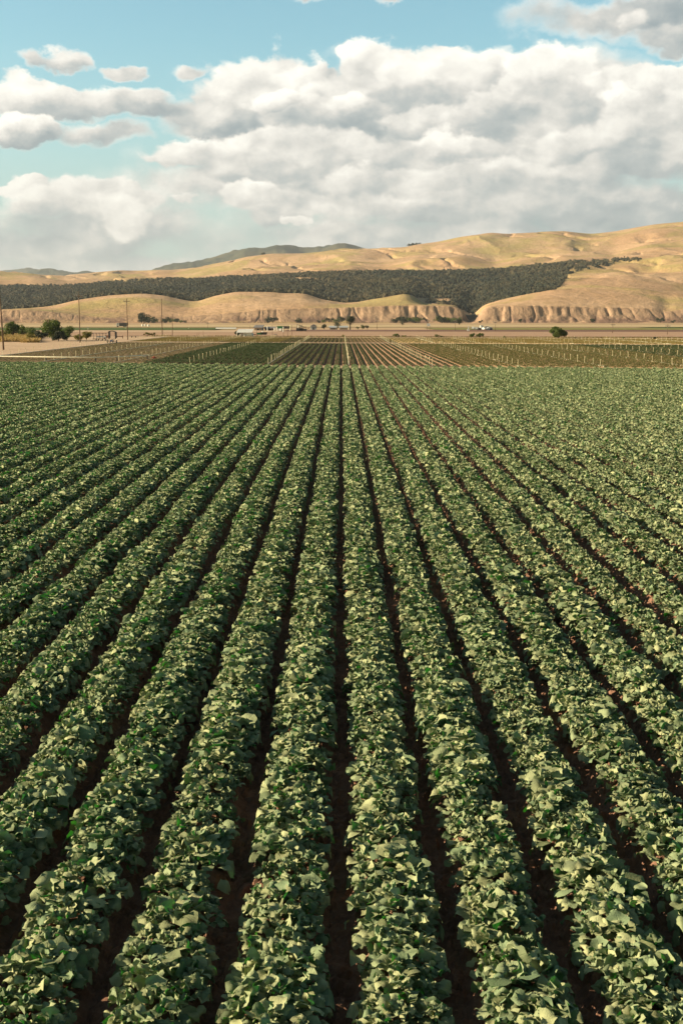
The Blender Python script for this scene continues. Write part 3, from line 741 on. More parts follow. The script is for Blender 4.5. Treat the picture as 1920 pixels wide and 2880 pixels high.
# edge shrubs thinner above
ok &= ~((fpx > 1290 * K) & (fbm(fpx / 14, fsy / 6, 19, 2) < np.interp(fpx, [1290 * K, 1470 * K], [.35, .62])))
sel = np.nonzero(ok)[0][:NT]
ico = bpy.data.meshes.new('tmp'); import bmesh
bm = bmesh.new(); bmesh.ops.create_icosphere(bm, subdivisions=1, radius=1); bm.verts.ensure_lookup_table()
IV = np.array([v.co[:] for v in bm.verts]); IF = np.array([[v.index for v in f.verts] for f in bm.faces]); bm.free()
def blobs(cx, cy, cz, rad, hgt, seed, tris=11):
    r = np.random.default_rng(seed); N = len(cx)
    nv_ = len(IV)
    jit = r.uniform(.72, 1.2, (N, nv_, 1))
    B = IV[None] * jit * np.stack([rad, rad, hgt], -1)[:, None, :] + np.stack([cx, cy, cz + hgt * .75], -1)[:, None, :]
    Fb = (IF[None] + (np.arange(N) * nv_)[:, None, None]).reshape(-1, 3)
    # loose leaf clumps round the crown
    d = r.normal(0, 1, (N, tris, 3)); d[..., 2] = np.abs(d[..., 2]); d /= np.linalg.norm(d, axis=-1, keepdims=True)
    c = d * r.uniform(.85, 1.2, (N, tris, 1)) * np.stack([rad, rad, hgt], -1)[:, None, :] + np.stack([cx, cy, cz + hgt * .75], -1)[:, None, :]
    o = r.normal(0, .27, (N, tris, 3, 3)) * rad[:, None, None, None]
    T = (c[:, :, None, :] + o).reshape(-1, 3)
    Ft = np.arange(len(T)).reshape(-1, 3) + N * nv_
    rn = r.uniform(0, 1, N)
    Rn = np.concatenate([np.repeat(rn * .8, nv_), np.clip(np.repeat(rn, tris * 3) * .8 + np.repeat(r.uniform(-.1, .35, N * tris), 3), 0, 1)])
    return np.concatenate([B.reshape(-1, 3), T]), np.concatenate([Fb, Ft]), Rn
frad = rng.uniform(2.2, 3.7, len(sel)); fh = frad * rng.uniform(.8, 1.15, len(sel))
fv, ff, fr_ = blobs(fx[sel], fy[sel], fz[sel] - 1.2, frad, fh, 77)
big = (fbm(fv[:, 0] / 120, fv[:, 1] / 200, 15, 3) - .5) * 1.1
me = raw_mesh('woodland', fv, ff, M['forest'], False, None, np.clip(fr_ + big, 0, 1))
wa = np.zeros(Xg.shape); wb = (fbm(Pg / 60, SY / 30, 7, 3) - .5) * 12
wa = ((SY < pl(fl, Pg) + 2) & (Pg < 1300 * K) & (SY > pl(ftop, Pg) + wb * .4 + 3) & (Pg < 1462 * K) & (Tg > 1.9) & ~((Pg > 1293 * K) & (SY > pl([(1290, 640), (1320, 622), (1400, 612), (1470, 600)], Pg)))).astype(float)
wa = np.maximum(wa, (notch > .45) * (Tg > .8) * 1.0)  # canyon darkened too: its shrubs, and its shadow painted into the ground colour
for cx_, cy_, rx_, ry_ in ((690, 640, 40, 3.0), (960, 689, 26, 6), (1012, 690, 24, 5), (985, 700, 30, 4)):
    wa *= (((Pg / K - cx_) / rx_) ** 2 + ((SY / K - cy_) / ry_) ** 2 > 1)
ua = hills.data.attributes.new('undergrowth_and_shade', 'FLOAT', 'POINT'); ua.data.foreach_set('value', wa.astype(np.float32).ravel())
tag(link('woodland', me), 'dense dark oak woodland covering the lower hillside', 'woodland', kind='stuff')
print('forest trees', len(sel))

# ------------------------------------------------------------------ shrubs and trees
def tree_thing(name, loc, w, h, seed, m, label, cat_='bush', group=None, n=900, leaf=.16, lobes=9, trunk_h=.12, flat=1.0, dense=True):
    """crown of many small leaf faces gathered in clumps, on a stem with limbs"""
    w *= 1.24; h *= 1.06
    r = np.random.default_rng(seed); ro = empty(name, (*loc, 0), 0, label, cat_, group)
    th = h * trunk_h
    lc = []; lr = []
    for i in range(lobes):
        a = r.uniform(0, 6.28); q = math.sqrt(r.uniform(0, 1)) * .62
        zz = r.uniform(.18, .80) if dense else r.uniform(.35, .85)
        sh = math.sqrt(max(.05, 1 - ((zz - .42) / .62) ** 2))
        lc.append((math.cos(a) * q * w / 2 * sh, math.sin(a) * q * w / 2 * sh, th + (h - th) * zz)); lr.append(r.uniform(.24, .40) * min(w, h * 1.2) * .72)
    lc.append((0, 0, th + (h - th) * .45)); lr.append(.36 * min(w, h)); lc = np.array(lc); lr = np.array(lr)
    pk = r.choice(len(lc), n, p=lr ** 2 / (lr ** 2).sum())
    d = r.normal(0, 1, (n, 3)); d /= np.linalg.norm(d, axis=1, keepdims=True)
    c = lc[pk] + d * (lr[pk] * r.uniform(.55, 1.08, n))[:, None] * np.array([1, 1, .85 * flat])
    c[:, 2] = np.clip(c[:, 2], .08, h)
    # leaf clump = bent quad facing roughly outward
    nrm = d + r.normal(0, .5, (n, 3)); nrm /= np.linalg.norm(nrm, axis=1, keepdims=True)
    a = np.cross(nrm, np.array([0, 0, 1.0])) + 1e-3; a /= np.linalg.norm(a, axis=1, keepdims=True); b = np.cross(nrm, a)
    sz = leaf * r.uniform(.6, 1.5, n)[:, None]; ang = r.uniform(0, 6.28, n)[:, None]
    u = (a * np.cos(ang) + b * np.sin(ang)) * sz; v_ = (-a * np.sin(ang) + b * np.cos(ang)) * sz * .7
    V = np.stack([c - u, c - v_ + nrm * sz * .25, c + u, c + v_ + nrm * sz * .25], 1).reshape(-1, 3)
    me = raw_mesh('crown', V, np.arange(len(V)).reshape(-1, 4), m, False, None, np.repeat(np.clip(r.uniform(0, 1, n) * .6 + r.uniform(0, .4, len(lc))[pk], 0, 1), 4))
    link('crown', me, ro)
    mb = MB(); mb.tube([(0, 0, -.2), (0, 0, th + h * .2), (w * .02, 0, h * .6)], [h * .045, h * .035, h * .012], 6)
    for i in range(min(5, lobes)): mb.tube([(0, 0, th * .6 + h * .05), tuple(lc[i] * np.array([.6, .6, .8])), tuple(lc[i])], [h * .028, h * .018, h * .008], 5)
    mb.build('trunk', M['bark'], ro)
    return ro
def bush_px(name, x0, x1, ytop, ybase, seed, m, label, group=None, n=900, leaf=.035, **k):
    """bush spanning photo columns x0..x1, standing at row ybase"""
    p = at((x0 + x1) / 2, ybase); w = (x1 - x0) / F * p[1]; h = (ybase - ytop) / F * p[1] * 1.0
    return tree_thing(name, p, w, h, seed, m, label, k.pop('cat_', 'bush'), group, n, leaf * max(w, h), **k)
B, BY, DT = M['bush'], M['bush_yellow'], M['dark_tree']
bush_px('tree', 20, 56, 902, 950, 1, B, 'green tree beside the leftmost utility pole, left end of the clump', 'trees and bushes by the dirt yard', 2600, lobes=12)
bush_px('bush', 50, 80, 915, 949, 2, B, 'low dark green bush in the middle of the left clump', 'trees and bushes by the dirt yard', 1600, lobes=8)
bush_px('bush', 74, 104, 920, 951, 3, B, 'rounded green bush between two trees of the left clump', 'trees and bushes by the dirt yard', 1600, lobes=8)
bush_px('tree', 122, 176, 903, 957, 4, B, 'tallest round green tree of the left clump', 'trees and bushes by the dirt yard', 3600, lobes=14)
bush_px('bush', 98, 136, 932, 958, 5, DT, 'dark low shrub added as shaded fill at the foot of the tallest left tree', 'trees and bushes by the dirt yard', 1500, lobes=8)  # added shrub, its dark leaf colour stands in for shade under the clump
bush_px('bush', 172, 206, 917, 958, 6, B, 'dark bush at the right end of the left clump', 'trees and bushes by the dirt yard', 2000, lobes=9)
bush_px('bush', 140, 190, 934, 959, 16, DT, 'low dark shrub added as shaded fill, spreading right below the tallest left tree', 'trees and bushes by the dirt yard', 1500, lobes=8)  # also added: dark leaves fill in the shade below the tree
bush_px('bush', -12, 16, 925, 955, 7, BY, 'yellow green shrub cut by the left edge of the photo', 'trees and bushes by the dirt yard', 900)
bush_px('bush', 204, 236, 940, 960, 8, BY, 'yellow flowering shrub right beside the second utility pole', 'yellow shrubs', 1300, lobes=9)
bush_px('bush', 226, 262, 935, 956, 9, BY, 'yellow shrub leaning against the back of the planter trailer', 'yellow shrubs', 1300, lobes=9)
bush_px('bush', 76, 106, 939, 960, 10, BY, 'yellow scrub in front of the left tree clump', 'yellow shrubs', 1100, lobes=9)
bush_px('bush', 400, 440, 936, 944, 12, BY, 'flat yellow weeds behind the flat pipe trailer', 'yellow shrubs', 800, lobes=8)
bush_px('bush', 1540, 1597, 921, 951, 20, M['bush'], 'big rounded bush standing alone by the road at right', None, 4200, lobes=16, flat=.95, leaf=.028)
bush_px('bush', 1100, 1126, 939, 948, 21, B, 'dark green roadside bush right of the centre line, first of the roadside row', 'roadside bushes', 700)
bush_px('bush', 1126, 1146, 943, 948, 22, B, 'small flat bush touching the first roadside bush', 'roadside bushes', 300)
bush_px('bush', 1220, 1236, 940, 949, 23, B, 'small round roadside bush between the first bush and the pair', 'roadside bushes', 500)
bush_px('bush', 1234, 1248, 944, 949, 24, B, 'tiny bush right beside the small round roadside bush', 'roadside bushes', 300)
bush_px('bush', 1316, 1340, 938, 949, 25, B, 'left bush of the pair beside the road', 'roadside bushes', 800)
bush_px('bush', 1336, 1362, 937, 949, 26, B, 'right bush of the pair beside the road', 'roadside bushes', 800)
bush_px('bush', 1410, 1424, 944, 951, 27, B, 'little dark bush left of the big rounded bush', 'roadside bushes', 300)
bush_px('bush', 1826, 1850, 948, 954, 28, DT, 'flat dark bush near the right edge by the road', 'roadside bushes', 400)
bush_px('bush', 1742, 1756, 947, 953, 29, B, 'small flat bush between the big round bush and the right edge', 'roadside bushes', 300)
bush_px('bush', 958, 974, 941, 948, 30, BY, 'yellow green weed clump at the head of the central white line', 'yellow shrubs', 300)
bush_px('bush', 655, 682, 932, 945, 31, DT, 'dark bush against the left side of the white shed', None, 1000)
G2 = 'trees around the farmstead'
bush_px('tree', 901, 922, 911, 926, 40, DT, 'round dark tree right of the small house', G2, 900, cat_='tree')
bush_px('tree', 937, 958, 905, 926, 41, DT, 'taller dark tree between the small house and the tall pine', G2, 900, cat_='tree')
bush_px('pine_tree', 971, 998, 893, 926, 42, DT, 'tall dark spreading pine at the centre of the plain', G2, 1100, cat_='tree', dense=False, trunk_h=.34)
bush_px('bush', 1000, 1012, 919, 926, 43, B, 'low hedge bush right of the tall pine', G2, 400)
bush_px('bush', 1010, 1028, 914, 926, 44, B, 'round bush in the middle of the group right of the pine', G2, 600)
bush_px('bush', 1026, 1040, 915, 926, 45, DT, 'dark bush ending the group right of the pine', G2, 600)
bush_px('tree', 1280, 1302, 896, 914, 46, DT, 'dark tree standing below the canyon mouth', None, 900, cat_='tree')
bush_px('bush', 1124, 1138, 904, 916, 47, DT, 'round dark bush alone in the dry grass left of the canyon', None, 500)
bush_px('tree', 386, 424, 881, 910, 48, DT, 'large dark tree at the foot of the left hill', None, 1200, cat_='tree', lobes=12)
# shrubs along the foot of the bluffs: too alike to tell apart
proto = [tree_thing('shrub', (0, -400), 11, 5.5, 60 + i, (DT, B, DT)[i], 'dark green shrub along the foot of the tan bluffs', 'shrub', 'shrubs at the foot of the bluffs', 420, .42, 8) for i in range(3)]
first = [True] * 3
spots = [(x + random.uniform(-5, 5), 907 + random.uniform(-1.5, 2.0), random.uniform(.5, 1.25)) for x in
         list(range(398, 520, 6)) + list(range(715, 870, 11)) + list(range(900, 980, 12)) + list(range(1088, 1200, 10)) + list(range(1200, 1360, 9)) + [1420, 1466, 1540, 1610, 1660, 1730, 1790, 1850, 1893, 20, 60, 95]]
for q, (sx, sy, sc) in enumerate(spots):
    i = q % 3; p = at(sx, sy)
    if first[i]:
        o = proto[i]; first[i] = False; o.location = (*p, 0); o.rotation_euler = (0, 0, random.uniform(0, 6)); o.scale = (sc, sc, sc)
    else: copy_tree(proto[i], (*p, 0), random.uniform(0, 6), (sc * random.uniform(.8, 1.4), sc, sc))
# lone trees on the ridge
def hill_tree(px, ti_, w, h, seed, label):
    j = int(np.argmin(abs(pxs - px))); i = int(np.argmin(abs(tb - ti_)))
    o = tree_thing('tree', (Xg[i, j], Dg[i, j]), w, h, seed, DT, label, 'tree', 'trees on the golden ridge', 500, w * .05, 8); o.location.z = Zg[i, j] - .5
hill_tree(743, 5.93, 16, 13, 70, 'single dark tree on the golden ridge left of centre')
for q, (px, w) in enumerate([(1149, 13), (1158, 15), (1167, 14), (1176, 12)]):
    hill_tree(px, 6.0, w, 11, 71 + q, 'dark tree in the short line of trees on the ridge top')

# dry grass and scrub tufts beside the yard, at field edges
def tufts(name, spots_, label, m, seed, size=.5):
    r = np.random.default_rng(seed); pp = np.array(spots_); N = len(pp)
    base = np.stack([pp[:, 0], pp[:, 1], np.full(N, -.08)], -1)
    ln = size * r.uniform(.5, 1.4, N)
    V, Fc, U, Rn = leaves(N, 3, 2, base, r.uniform(0, 6.28, N), r.uniform(.9, 1.5, N), ln, ln * .10, r.uniform(0, .7, N), r.normal(0, .4, N), np.zeros(N), ln * .02, np.zeros(N), seed)
    return tag(link(name, raw_mesh(name, V, Fc, m, False, None, Rn)), label, 'grass', kind='stuff')
sp_ = []
for _ in range(16000):
    px = random.uniform(-60, 112); py = random.uniform(944, 961) + (px > 60) * 2
    sp_.append(at(px, py))
tufts('dry_grass', sp_, 'tall pale dry grass in front of the left trees', M['drygrass'], 5, .9)
sp_ = []
for _ in range(14000):
    xx = random.uniform(-60, 260)
    if random.random() < .6 * vn(xx / 6, 0, 3) + .25: sp_.append((xx, edge(YB1 + 11 + random.gauss(0, 1.0), xx)))
tufts('weeds', sp_, 'weedy verge along the far dirt road', M['seedling_yellow'], 6, .45)

# ------------------------------------------------------------------ utility poles
def pole(px, pyb, pyt, label, arms=True, r0=.13, lean=0.0, group='utility poles along the yard', armw=1.7):
    p = at(px, pyb); h = (pyb - pyt) / F * p[1]
    t = empty('utility_pole', (*p, -.1), 0, label, 'utility pole', group); t.rotation_euler = (0, lean, 0)
    mb = MB(); mb.tube([(0, 0, 0), (0, 0, h * .5), (0, 0, h)], [r0, r0 * .85, r0 * .65], 10); mb.build('pole', M['polewood'], t, True)
    if arms:
        mb = MB(); mb.box(-armw / 2, armw / 2, -r0 - .12, -r0 + .02, h - .75, h - .60); mb.build('crossarm', M['polewood'], t)
        for s in (-.92, -.45, .45, .92):
            mb = MB(); mb.tube([(s * armw / 2, -r0 - .05, h - .60), (s * armw / 2, -r0 - .05, h - .42)], .05, 6); mb.build('insulator', M['galv'], t)
        mb = MB(); mb.tube([(-.6, -r0 - .05, h - .65), (0, -r0, h - 1.3)], .025, 5); mb.tube([(.6, -r0 - .05, h - .65), (0, -r0, h - 1.3)], .025, 5); mb.build('brace', M['galv'], t)
    return t
pole(11, 983, 806, 'tall wooden utility pole at the left edge of the photo', False, .16, -.02)
pole(226, 963, 827, 'wooden utility pole with a crossarm, between the tree clump and the planter trailer', True, .125, .008)
pole(360, 955, 842, 'wooden utility pole right of the blue tractor', True, .12)
pole(457, 945, 842, 'dark wooden utility pole, taller of the close pair', False, .15)
pole(485, 945, 884, 'short reddish wooden pole, lower of the close pair', False, .11, .03)
pole(151, 916, 872, 'distant pole with a wide pale crossarm above the left trees', True, .20, armw=5.5)
for px, yb, yt, lb in [(1060, 926, 899, 'thin distant pole right of the tall pine'), (1279, 930, 899, 'thin distant pole below the canyon mouth'),
                   (1721, 936, 908, 'thin distant pole right of the big rounded bush'), (1875, 940, 911, 'thin distant pole near the right edge'),
                   (1392, 930, 902, 'thin distant pole right of the parked vehicles'), (585, 925, 905, 'thin distant pole in front of the right end of the left hill')]:
    pole(px, yb, yt, lb, True, .09, group='distant thin poles', armw=1.8)
gp = [(x, 944 - (x % 7) * .4) for x in (704, 723, 754, 769, 800, 816, 836, 858)] 
for q, (px, yb) in enumerate([(704, 944), (722, 944), (766, 943), (797, 943), (809, 943), (821, 942)]):
    pole(px, yb, 914, 'thin bare post standing in the pale yard right of the white shed', False, .06, group='bare posts in the pale yard')
for q, (px, yb, yt) in enumerate([(555, 945, 934), (560, 945, 934), (572, 945, 930)]):
    pole(px, yb, yt, 'short bare post at the far edge of the middle field, left of the white shed', False, .05, group='short posts at the field edge')

# ------------------------------------------------------------------ vehicles and farm gear
def wheel(parent, x, y, r, w=.25, axis='x'):
    mb = MB(); a = (x - w / 2, y, r) if axis == 'x' else (x, y - w / 2, r); b = (x + w / 2, y, r) if axis == 'x' else (x, y + w / 2, r)
    mb.tube([a, b], r, 14); o = mb.build('wheel', M['tyre'], parent)
    a2 = (x - w / 2 - .01, y, r) if axis == 'x' else (x, y - w / 2 - .01, r); b2 = (x + w / 2 + .01, y, r) if axis == 'x' else (x, y + w / 2 + .01, r)
    mb = MB(); mb.tube([a2, b2], r * .5, 10); mb.build('rim', M['galv'], o)
def boxp(name, b, m, parent): mb = MB(); mb.box(*b); return mb.build(name, m, parent)

# blue tractor with a wide toolbar
p = at(316, 964); t = empty('tractor', (*p, -.06), 0, 'small blue tractor with a wide axle, parked in the dirt yard', 'tractor'); t.scale = (.55,) * 3
mb = MB(); mb.prism([(-.45, .55), (.45, .55), (.45, 1.15), (.30, 1.30), (-.30, 1.30), (-.45, 1.15)], -1.5, .2); mb.build('hood', M['blue'], t)
mb = MB(); mb.box(-.5, .5, .2, 1.2, .6, .95); mb.build('body', M['blue'], t)
mb = MB(); mb.box(-.25, .25, .5, .9, .95, 1.1); mb.box(-.25, .25, .85, .95, 1.1, 1.5); mb.build('seat', M['dark'], t)
mb = MB()
for sx in (-.5, .5): mb.tube([(sx, 1.0, .9), (sx, 1.0, 2.0)], .04, 6)
mb.tube([(-.5, 1.0, 2.0), (.5, 1.0, 2.0)], .04, 6); mb.build('roll_bar', M['dark'], t)
mb = MB(); mb.tube([(0, -.2, 1.25), (0, 0.1, 1.45)], .03, 6); mb.tube([(-.2, .1, 1.45), (.2, .1, 1.45)], .03, 6); mb.build('steering_wheel', M['dark'], t)
mb = MB(); mb.box(-1.9, 1.9, -.15, .05, .45, .6); mb.build('axle', M['dark'], t)
for sx in (-1.85, 1.85): wheel(t, sx, -.05, .62, .28)
for sx in (-.55, .55): wheel(t, sx, -1.3, .36, .2)
# planter trailer with hooded row units and white tanks
p = at(283, 957); t = empty('planter_trailer', (*p, -.06), 0, 'dark planter trailer with five hooded posts and white tanks', 'trailer'); t.scale = (.6,) * 3
mb = MB(); mb.box(-3.1, 3.2, -.5, .5, .55, .75); mb.build('bed', M['dark'], t)
for sx in (-2.8, -1.5, -.2, 1.1, 2.4):
    mb = MB(); mb.tube([(sx, 0, .75), (sx, 0, 2.9)], .07, 6); pt = mb.build('post', M['dark'], t)
    mb = MB(); mb.prism([(sx - .55, 2.75), (sx - .35, 2.98), (sx + .1, 3.08), (sx + .55, 2.85), (sx + .1, 2.95), (sx - .3, 2.86)], -.6, .6); mb.build('hood', M['dark'], pt)
for sx in (-.85, .45, 1.75): boxp('tank', (sx - .5, sx + .5, -.35, .35, 1.25, 1.85), M['white'], t)
for sx in (-1.6, -.6, 1.0, 2.3): wheel(t, sx, -.55, .42)
# bulky tall implement carrier
p = at(318, 953); t = empty('field_implement', (*p, -.06), 0, 'tall dark gantry shaped field machine behind the blue tractor', 'farm machine'); t.scale = (.58,) * 3
mb = MB(); mb.box(-1.9, -1.2, -.8, .8, .5, 3.4); mb.build('left_leg', M['dark'], t).name = 'leg'
mb = MB(); mb.box(1.1, 1.8, -.8, .8, .5, 3.1); mb.build('leg', M['dark'], t)
mb = MB(); mb.prism([(-2.0, 3.4), (-1.2, 3.75), (0, 3.8), (1.2, 3.5), (1.9, 3.1), (1.2, 3.2), (0, 3.45), (-1.2, 3.4)], -.9, .9); mb.build('arch', M['dark'], t)
mb = MB(); mb.box(-3.4, -1.9, -.5, .5, .6, 1.7); mb.build('hopper', M['rust'], t)
mb = MB(); mb.box(1.8, 4.6, -.15, .15, 1.0, 1.25); mb.box(4.4, 4.7, -.2, .2, .3, 1.6); mb.build('drawbar', M['rust'], t)
for sx in (-3.6, -1.5, 1.4): wheel(t, sx, -.95, .6, .35)
# flat pipe trailers
for q, (px, py, lb) in enumerate([(378, 949, 'low flat trailer with two black wheels right of the third utility pole'), (425, 946, 'long low rusty flatbed lying between two utility poles')]):
    p = at(px, py); t = empty('flat_trailer', (*p, -.06), 0, lb, 'trailer', 'flat trailers in the yard'); t.scale = (.55,) * 3
    L_ = 2.6 if q == 0 else 4.2
    mb = MB(); mb.box(-L_, L_, -1.0, 1.0, .75, .92); mb.build('deck', M['rust'] if q else M['dark'], t)
    mb = MB(); mb.tube([(-L_, 0, .8), (-L_ - 1.6, 0, .5)], .06, 6); mb.build('drawbar', M['dark'], t)
    for sx in ((-1.0, .9) if q == 0 else (-1.8, 2.4)): wheel(t, sx, -1.0, .42, .3)

def truck(px, py, label, L=7.0, hbox=1.9, cabm='white', boxm='dark', rz=0.0):
    p = at(px, py); t = empty('truck', (*p, 0), rz, label, 'truck', None)
    mb = MB(); mb.prism([(-L / 2, .5), (-L / 2 + 1.9, .5), (-L / 2 + 1.9, 2.3), (-L / 2 + .6, 2.3), (-L / 2, 1.4)], -1.1, 1.1); cb = mb.build('cab', M[cabm], t)
    boxp('window', (-L / 2 + .8, -L / 2 + 1.6, -1.12, -1.101, 1.45, 2.05), M['glass'], cb)
    boxp('cargo_box', (-L / 2 + 2.05, L / 2, -1.2, 1.2, .8, .8 + hbox), M[boxm], t)
    boxp('chassis', (-L / 2 + 1.0, L / 2 - .2, -.5, .5, .45, .78), M['dark'], t)
    for sx in (-L / 2 + .9, L / 2 - 1.2, L / 2 - 2.3): wheel(t, sx, -1.0, .48, .3); wheel(t, sx, 1.0, .48, .3)
    return t
truck(344, 919.5, 'distant white cabbed truck with a dark load beyond the green strip', 7.0, 1.6)
def car(px, py, label, L, H, m, rz=0.0, group='vehicles parked in the distant lot'):
    p = at(px, py); t = empty('parked_car', (*p, 0), rz, label, 'car', group); t.scale = (.72, .72, .72)
    mb = MB(); mb.prism([(-L / 2, .35), (L / 2, .35), (L / 2, H * .55), (L * .36, H * .62), (L * .2, H), (-L * .25, H), (-L * .38, H * .62), (-L / 2, H * .55)], -.9, .9); bd = mb.build('body', M[m], t)
    boxp('window', (-L * .22, L * .17, -.92, -.905, H * .66, H * .92), M['glass'], t)
    for sx in (-L * .3, L * .3): wheel(t, sx, -.85, .34, .2); wheel(t, sx, .85, .34, .2)
    return t
for q, (px, py, L, H, m, lb) in enumerate([(1330, 926, 3.6, 1.7, 'galv', 'pale van at the left end of the distant parking lot'),
        (1339, 927, 3.8, 1.6, 'galv', 'silver car second from the left in the distant lot'), (1347, 928.5, 4.2, 1.5, 'dark', 'dark car between silver cars in the distant lot'),
        (1353, 925, 4.2, 2.4, 'galv', 'tall silver van in the middle of the distant lot'), (1361, 928, 4.2, 1.6, 'white', 'white pickup right of the tall silver van'),
        (1368, 927, 4.2, 2.1, 'dark', 'dark van right of the white pickup in the distant lot'), ]):
    car(px, py, lb, L, H, m, R(75 + 9 * q))
p = at(1377, 928); t = empty('quonset_shed', (*p, 0), 0, 'rounded grey metal shed ending the distant parking lot', 'shed')
mb = MB(); mb.prism([(1.35 * math.cos(a), 1.5 * math.sin(a)) for a in np.linspace(0, math.pi, 13)], 0, 3); mb.build('shell', M['galv'], t)
boxp('door', (-.9, -.2, -.06, -.01, 0, .95), M['white'], t); boxp('opening', (.05, .9, -.06, -.01, 0, .9), M['dark'], t)
# road sign boards and white post box
p = at(1203, 928); t = empty('sign_board', (*p, 0), 0, 'white board on two tall posts left of the canyon', 'sign'); t.scale = (.32, .5, .33)
for sx in (-1.4, 2.6):
    mb = MB(); mb.tube([(sx, 0, 0), (sx, 0, 14.0 if sx > 0 else 9)], .16, 6); mb.build('post', M['polewood'], t)
boxp('panel', (-1.8, 2.8, -.3, -.17, 5.2, 9.0), M['white'], t); boxp('panel', (-1.6, 2.4, -.3, -.17, 11.3, 13.2), M['tanwall'], t)
p = at(1316, 931); t = empty('white_cabinet', (*p, 0), 0, 'small white roadside cabinet with a thin mast left of the parked vehicles', 'cabinet'); t.scale = (.4, .4, .45)
boxp('box', (-1.1, 1.1, -.6, .6, 0, 1.9), M['white'], t); mb = MB(); mb.box(-.25, .65, -.3, .3, 1.905, 4.8); mb.build('mast', M['white'], t)

# ------------------------------------------------------------------ farm buildings
def shed(px0, px1, pyb, pyt, label, roofm='white', wallm='white', depth=9, door=True, name='shed', group=None, gable=False, cat_='shed'):
    a = at(px0, pyb); b = at(px1, pyb); w = b[0] - a[0]; h = (pyb - pyt) / F * a[1]
    t = empty(name, ((a[0] + b[0]) / 2, a[1], 0), 0, label, cat_, group)
    eh = h * (.62 if gable else .52)
    boxp('wall', (-w / 2, w / 2, 0, depth, -.1, eh), M[wallm], t)
    mb = MB()
    if gable: mb.prism([(-w / 2 - .3, eh + .003), (w / 2 + .3, eh + .003), (0, h)], -.4, depth + .4)
    else: mb.add([(-w / 2 - .4, -1.0, eh + .003), (w / 2 + .4, -1.0, eh + .003), (w / 2 + .4, depth, h), (-w / 2 - .4, depth, h), (-w / 2 - .4, -1.0, eh + .2), (w / 2 + .4, -1.0, eh + .2), (w / 2 + .4, depth, h + .2), (-w / 2 - .4, depth, h + .2)],
                [(0, 3, 2, 1), (4, 5, 6, 7), (0, 1, 5, 4), (2, 3, 7, 6), (1, 2, 6, 5), (0, 4, 7, 3)])
    mb.build('roof', M[roofm], t)
    if door:
        boxp('door', (-w * .12, w * .12, -.06, -.003, -.05, eh * .72), M['dark'], t)
        for s in (-.34, .34): boxp('window', (w * s - w * .06, w * s + w * .06, -.05, -.003, eh * .4, eh * .7), M['glass'], t)
    return t
# open-fronted white shed
a = at(665, 945.5); b = at(709, 945.5); w = b[0] - a[0]; u = w / 44.0
t = empty('white_shed', (a[0], a[1], 0), 0, 'white roofed shed with an open dark bay beside the middle field', 'shed')
mb = MB(); mb.add([(0, -.6, 10.0 * u), (w, -.6, 10.0 * u), (w, 7, 19 * u), (0, 7, 19 * u), (0, -.6, 10.3 * u), (w, -.6, 10.3 * u), (w, 7, 19.3 * u), (0, 7, 19.3 * u)],
                  [(0, 3, 2, 1), (4, 5, 6, 7), (0, 1, 5, 4), (2, 3, 7, 6), (1, 2, 6, 5), (0, 4, 7, 3)]); mb.build('roof', M['white'], t)
boxp('wall', (w * .50, w * .985, 0, 6.5, -.1, 8.6 * u), M['white'], t)
boxp('back_wall', (.1, w * .495, 5.5, 5.7, -.1, 12 * u), M['roofgrey'], t)
for sx in (.15, w * .25, w * .48): mb = MB(); mb.tube([(sx, .1, -.1), (sx, .1, 10.0 * u)], .09, 6); mb.build('post', M['white'], t)
boxp('door', (w * .55, w * .66, -.05, -.003, -.05, 5.5 * u), M['galv'], t)

shed(715, 736, 929, 916, 'weathered brown barn behind the white shed', 'roofgrey', 'tanwall', 12, True)
shed(745, 771, 928.5, 920.5, 'long low dark shed right of the weathered barn', 'roofgrey', 'rust', 8, False)
shed(873, 889, 927, 912.5, 'small white house with a dark gable roof', 'roofgrey', 'white', 10, True, 'house', None, True, 'house')
shed(955, 977, 926.5, 918, 'low pale grey shed behind the tall pine', 'galv', 'tanwall', 8, False)
shed(927, 945, 926.5, 918, 'long low grey shed between two dark trees', 'galv', 'roofgrey', 8, False)
p = at(572, 925); p1 = at(506, 925)
t = empty('greenhouse_tunnel', (*at(636, 926.5), 0), 0, 'long low white plastic tunnel in front of the green strip', 'tunnel')
wl = at(665, 926.5)[0] - at(608, 926.5)[0]
V_ = []; 
mb = MB(); prof = [(1.2 * math.cos(a_), .9 * math.sin(a_)) for a_ in np.linspace(0, math.pi, 11)]
n_ = len(prof); mb.add([(-wl / 2, q_, z_) for q_, z_ in prof] + [(wl / 2, q_, z_) for q_, z_ in prof], [tuple(range(n_)), tuple(range(2 * n_ - 1, n_ - 1, -1))] + [(i_, i_ + n_, (i_ + 1) % n_ + n_, (i_ + 1) % n_) for i_ in range(n_)])
mb.build('cover', M['white'], t); boxp('base_board', (-wl / 2, wl / 2, -1.3, -1.22, 0, .25), M['greenstrip'], t)

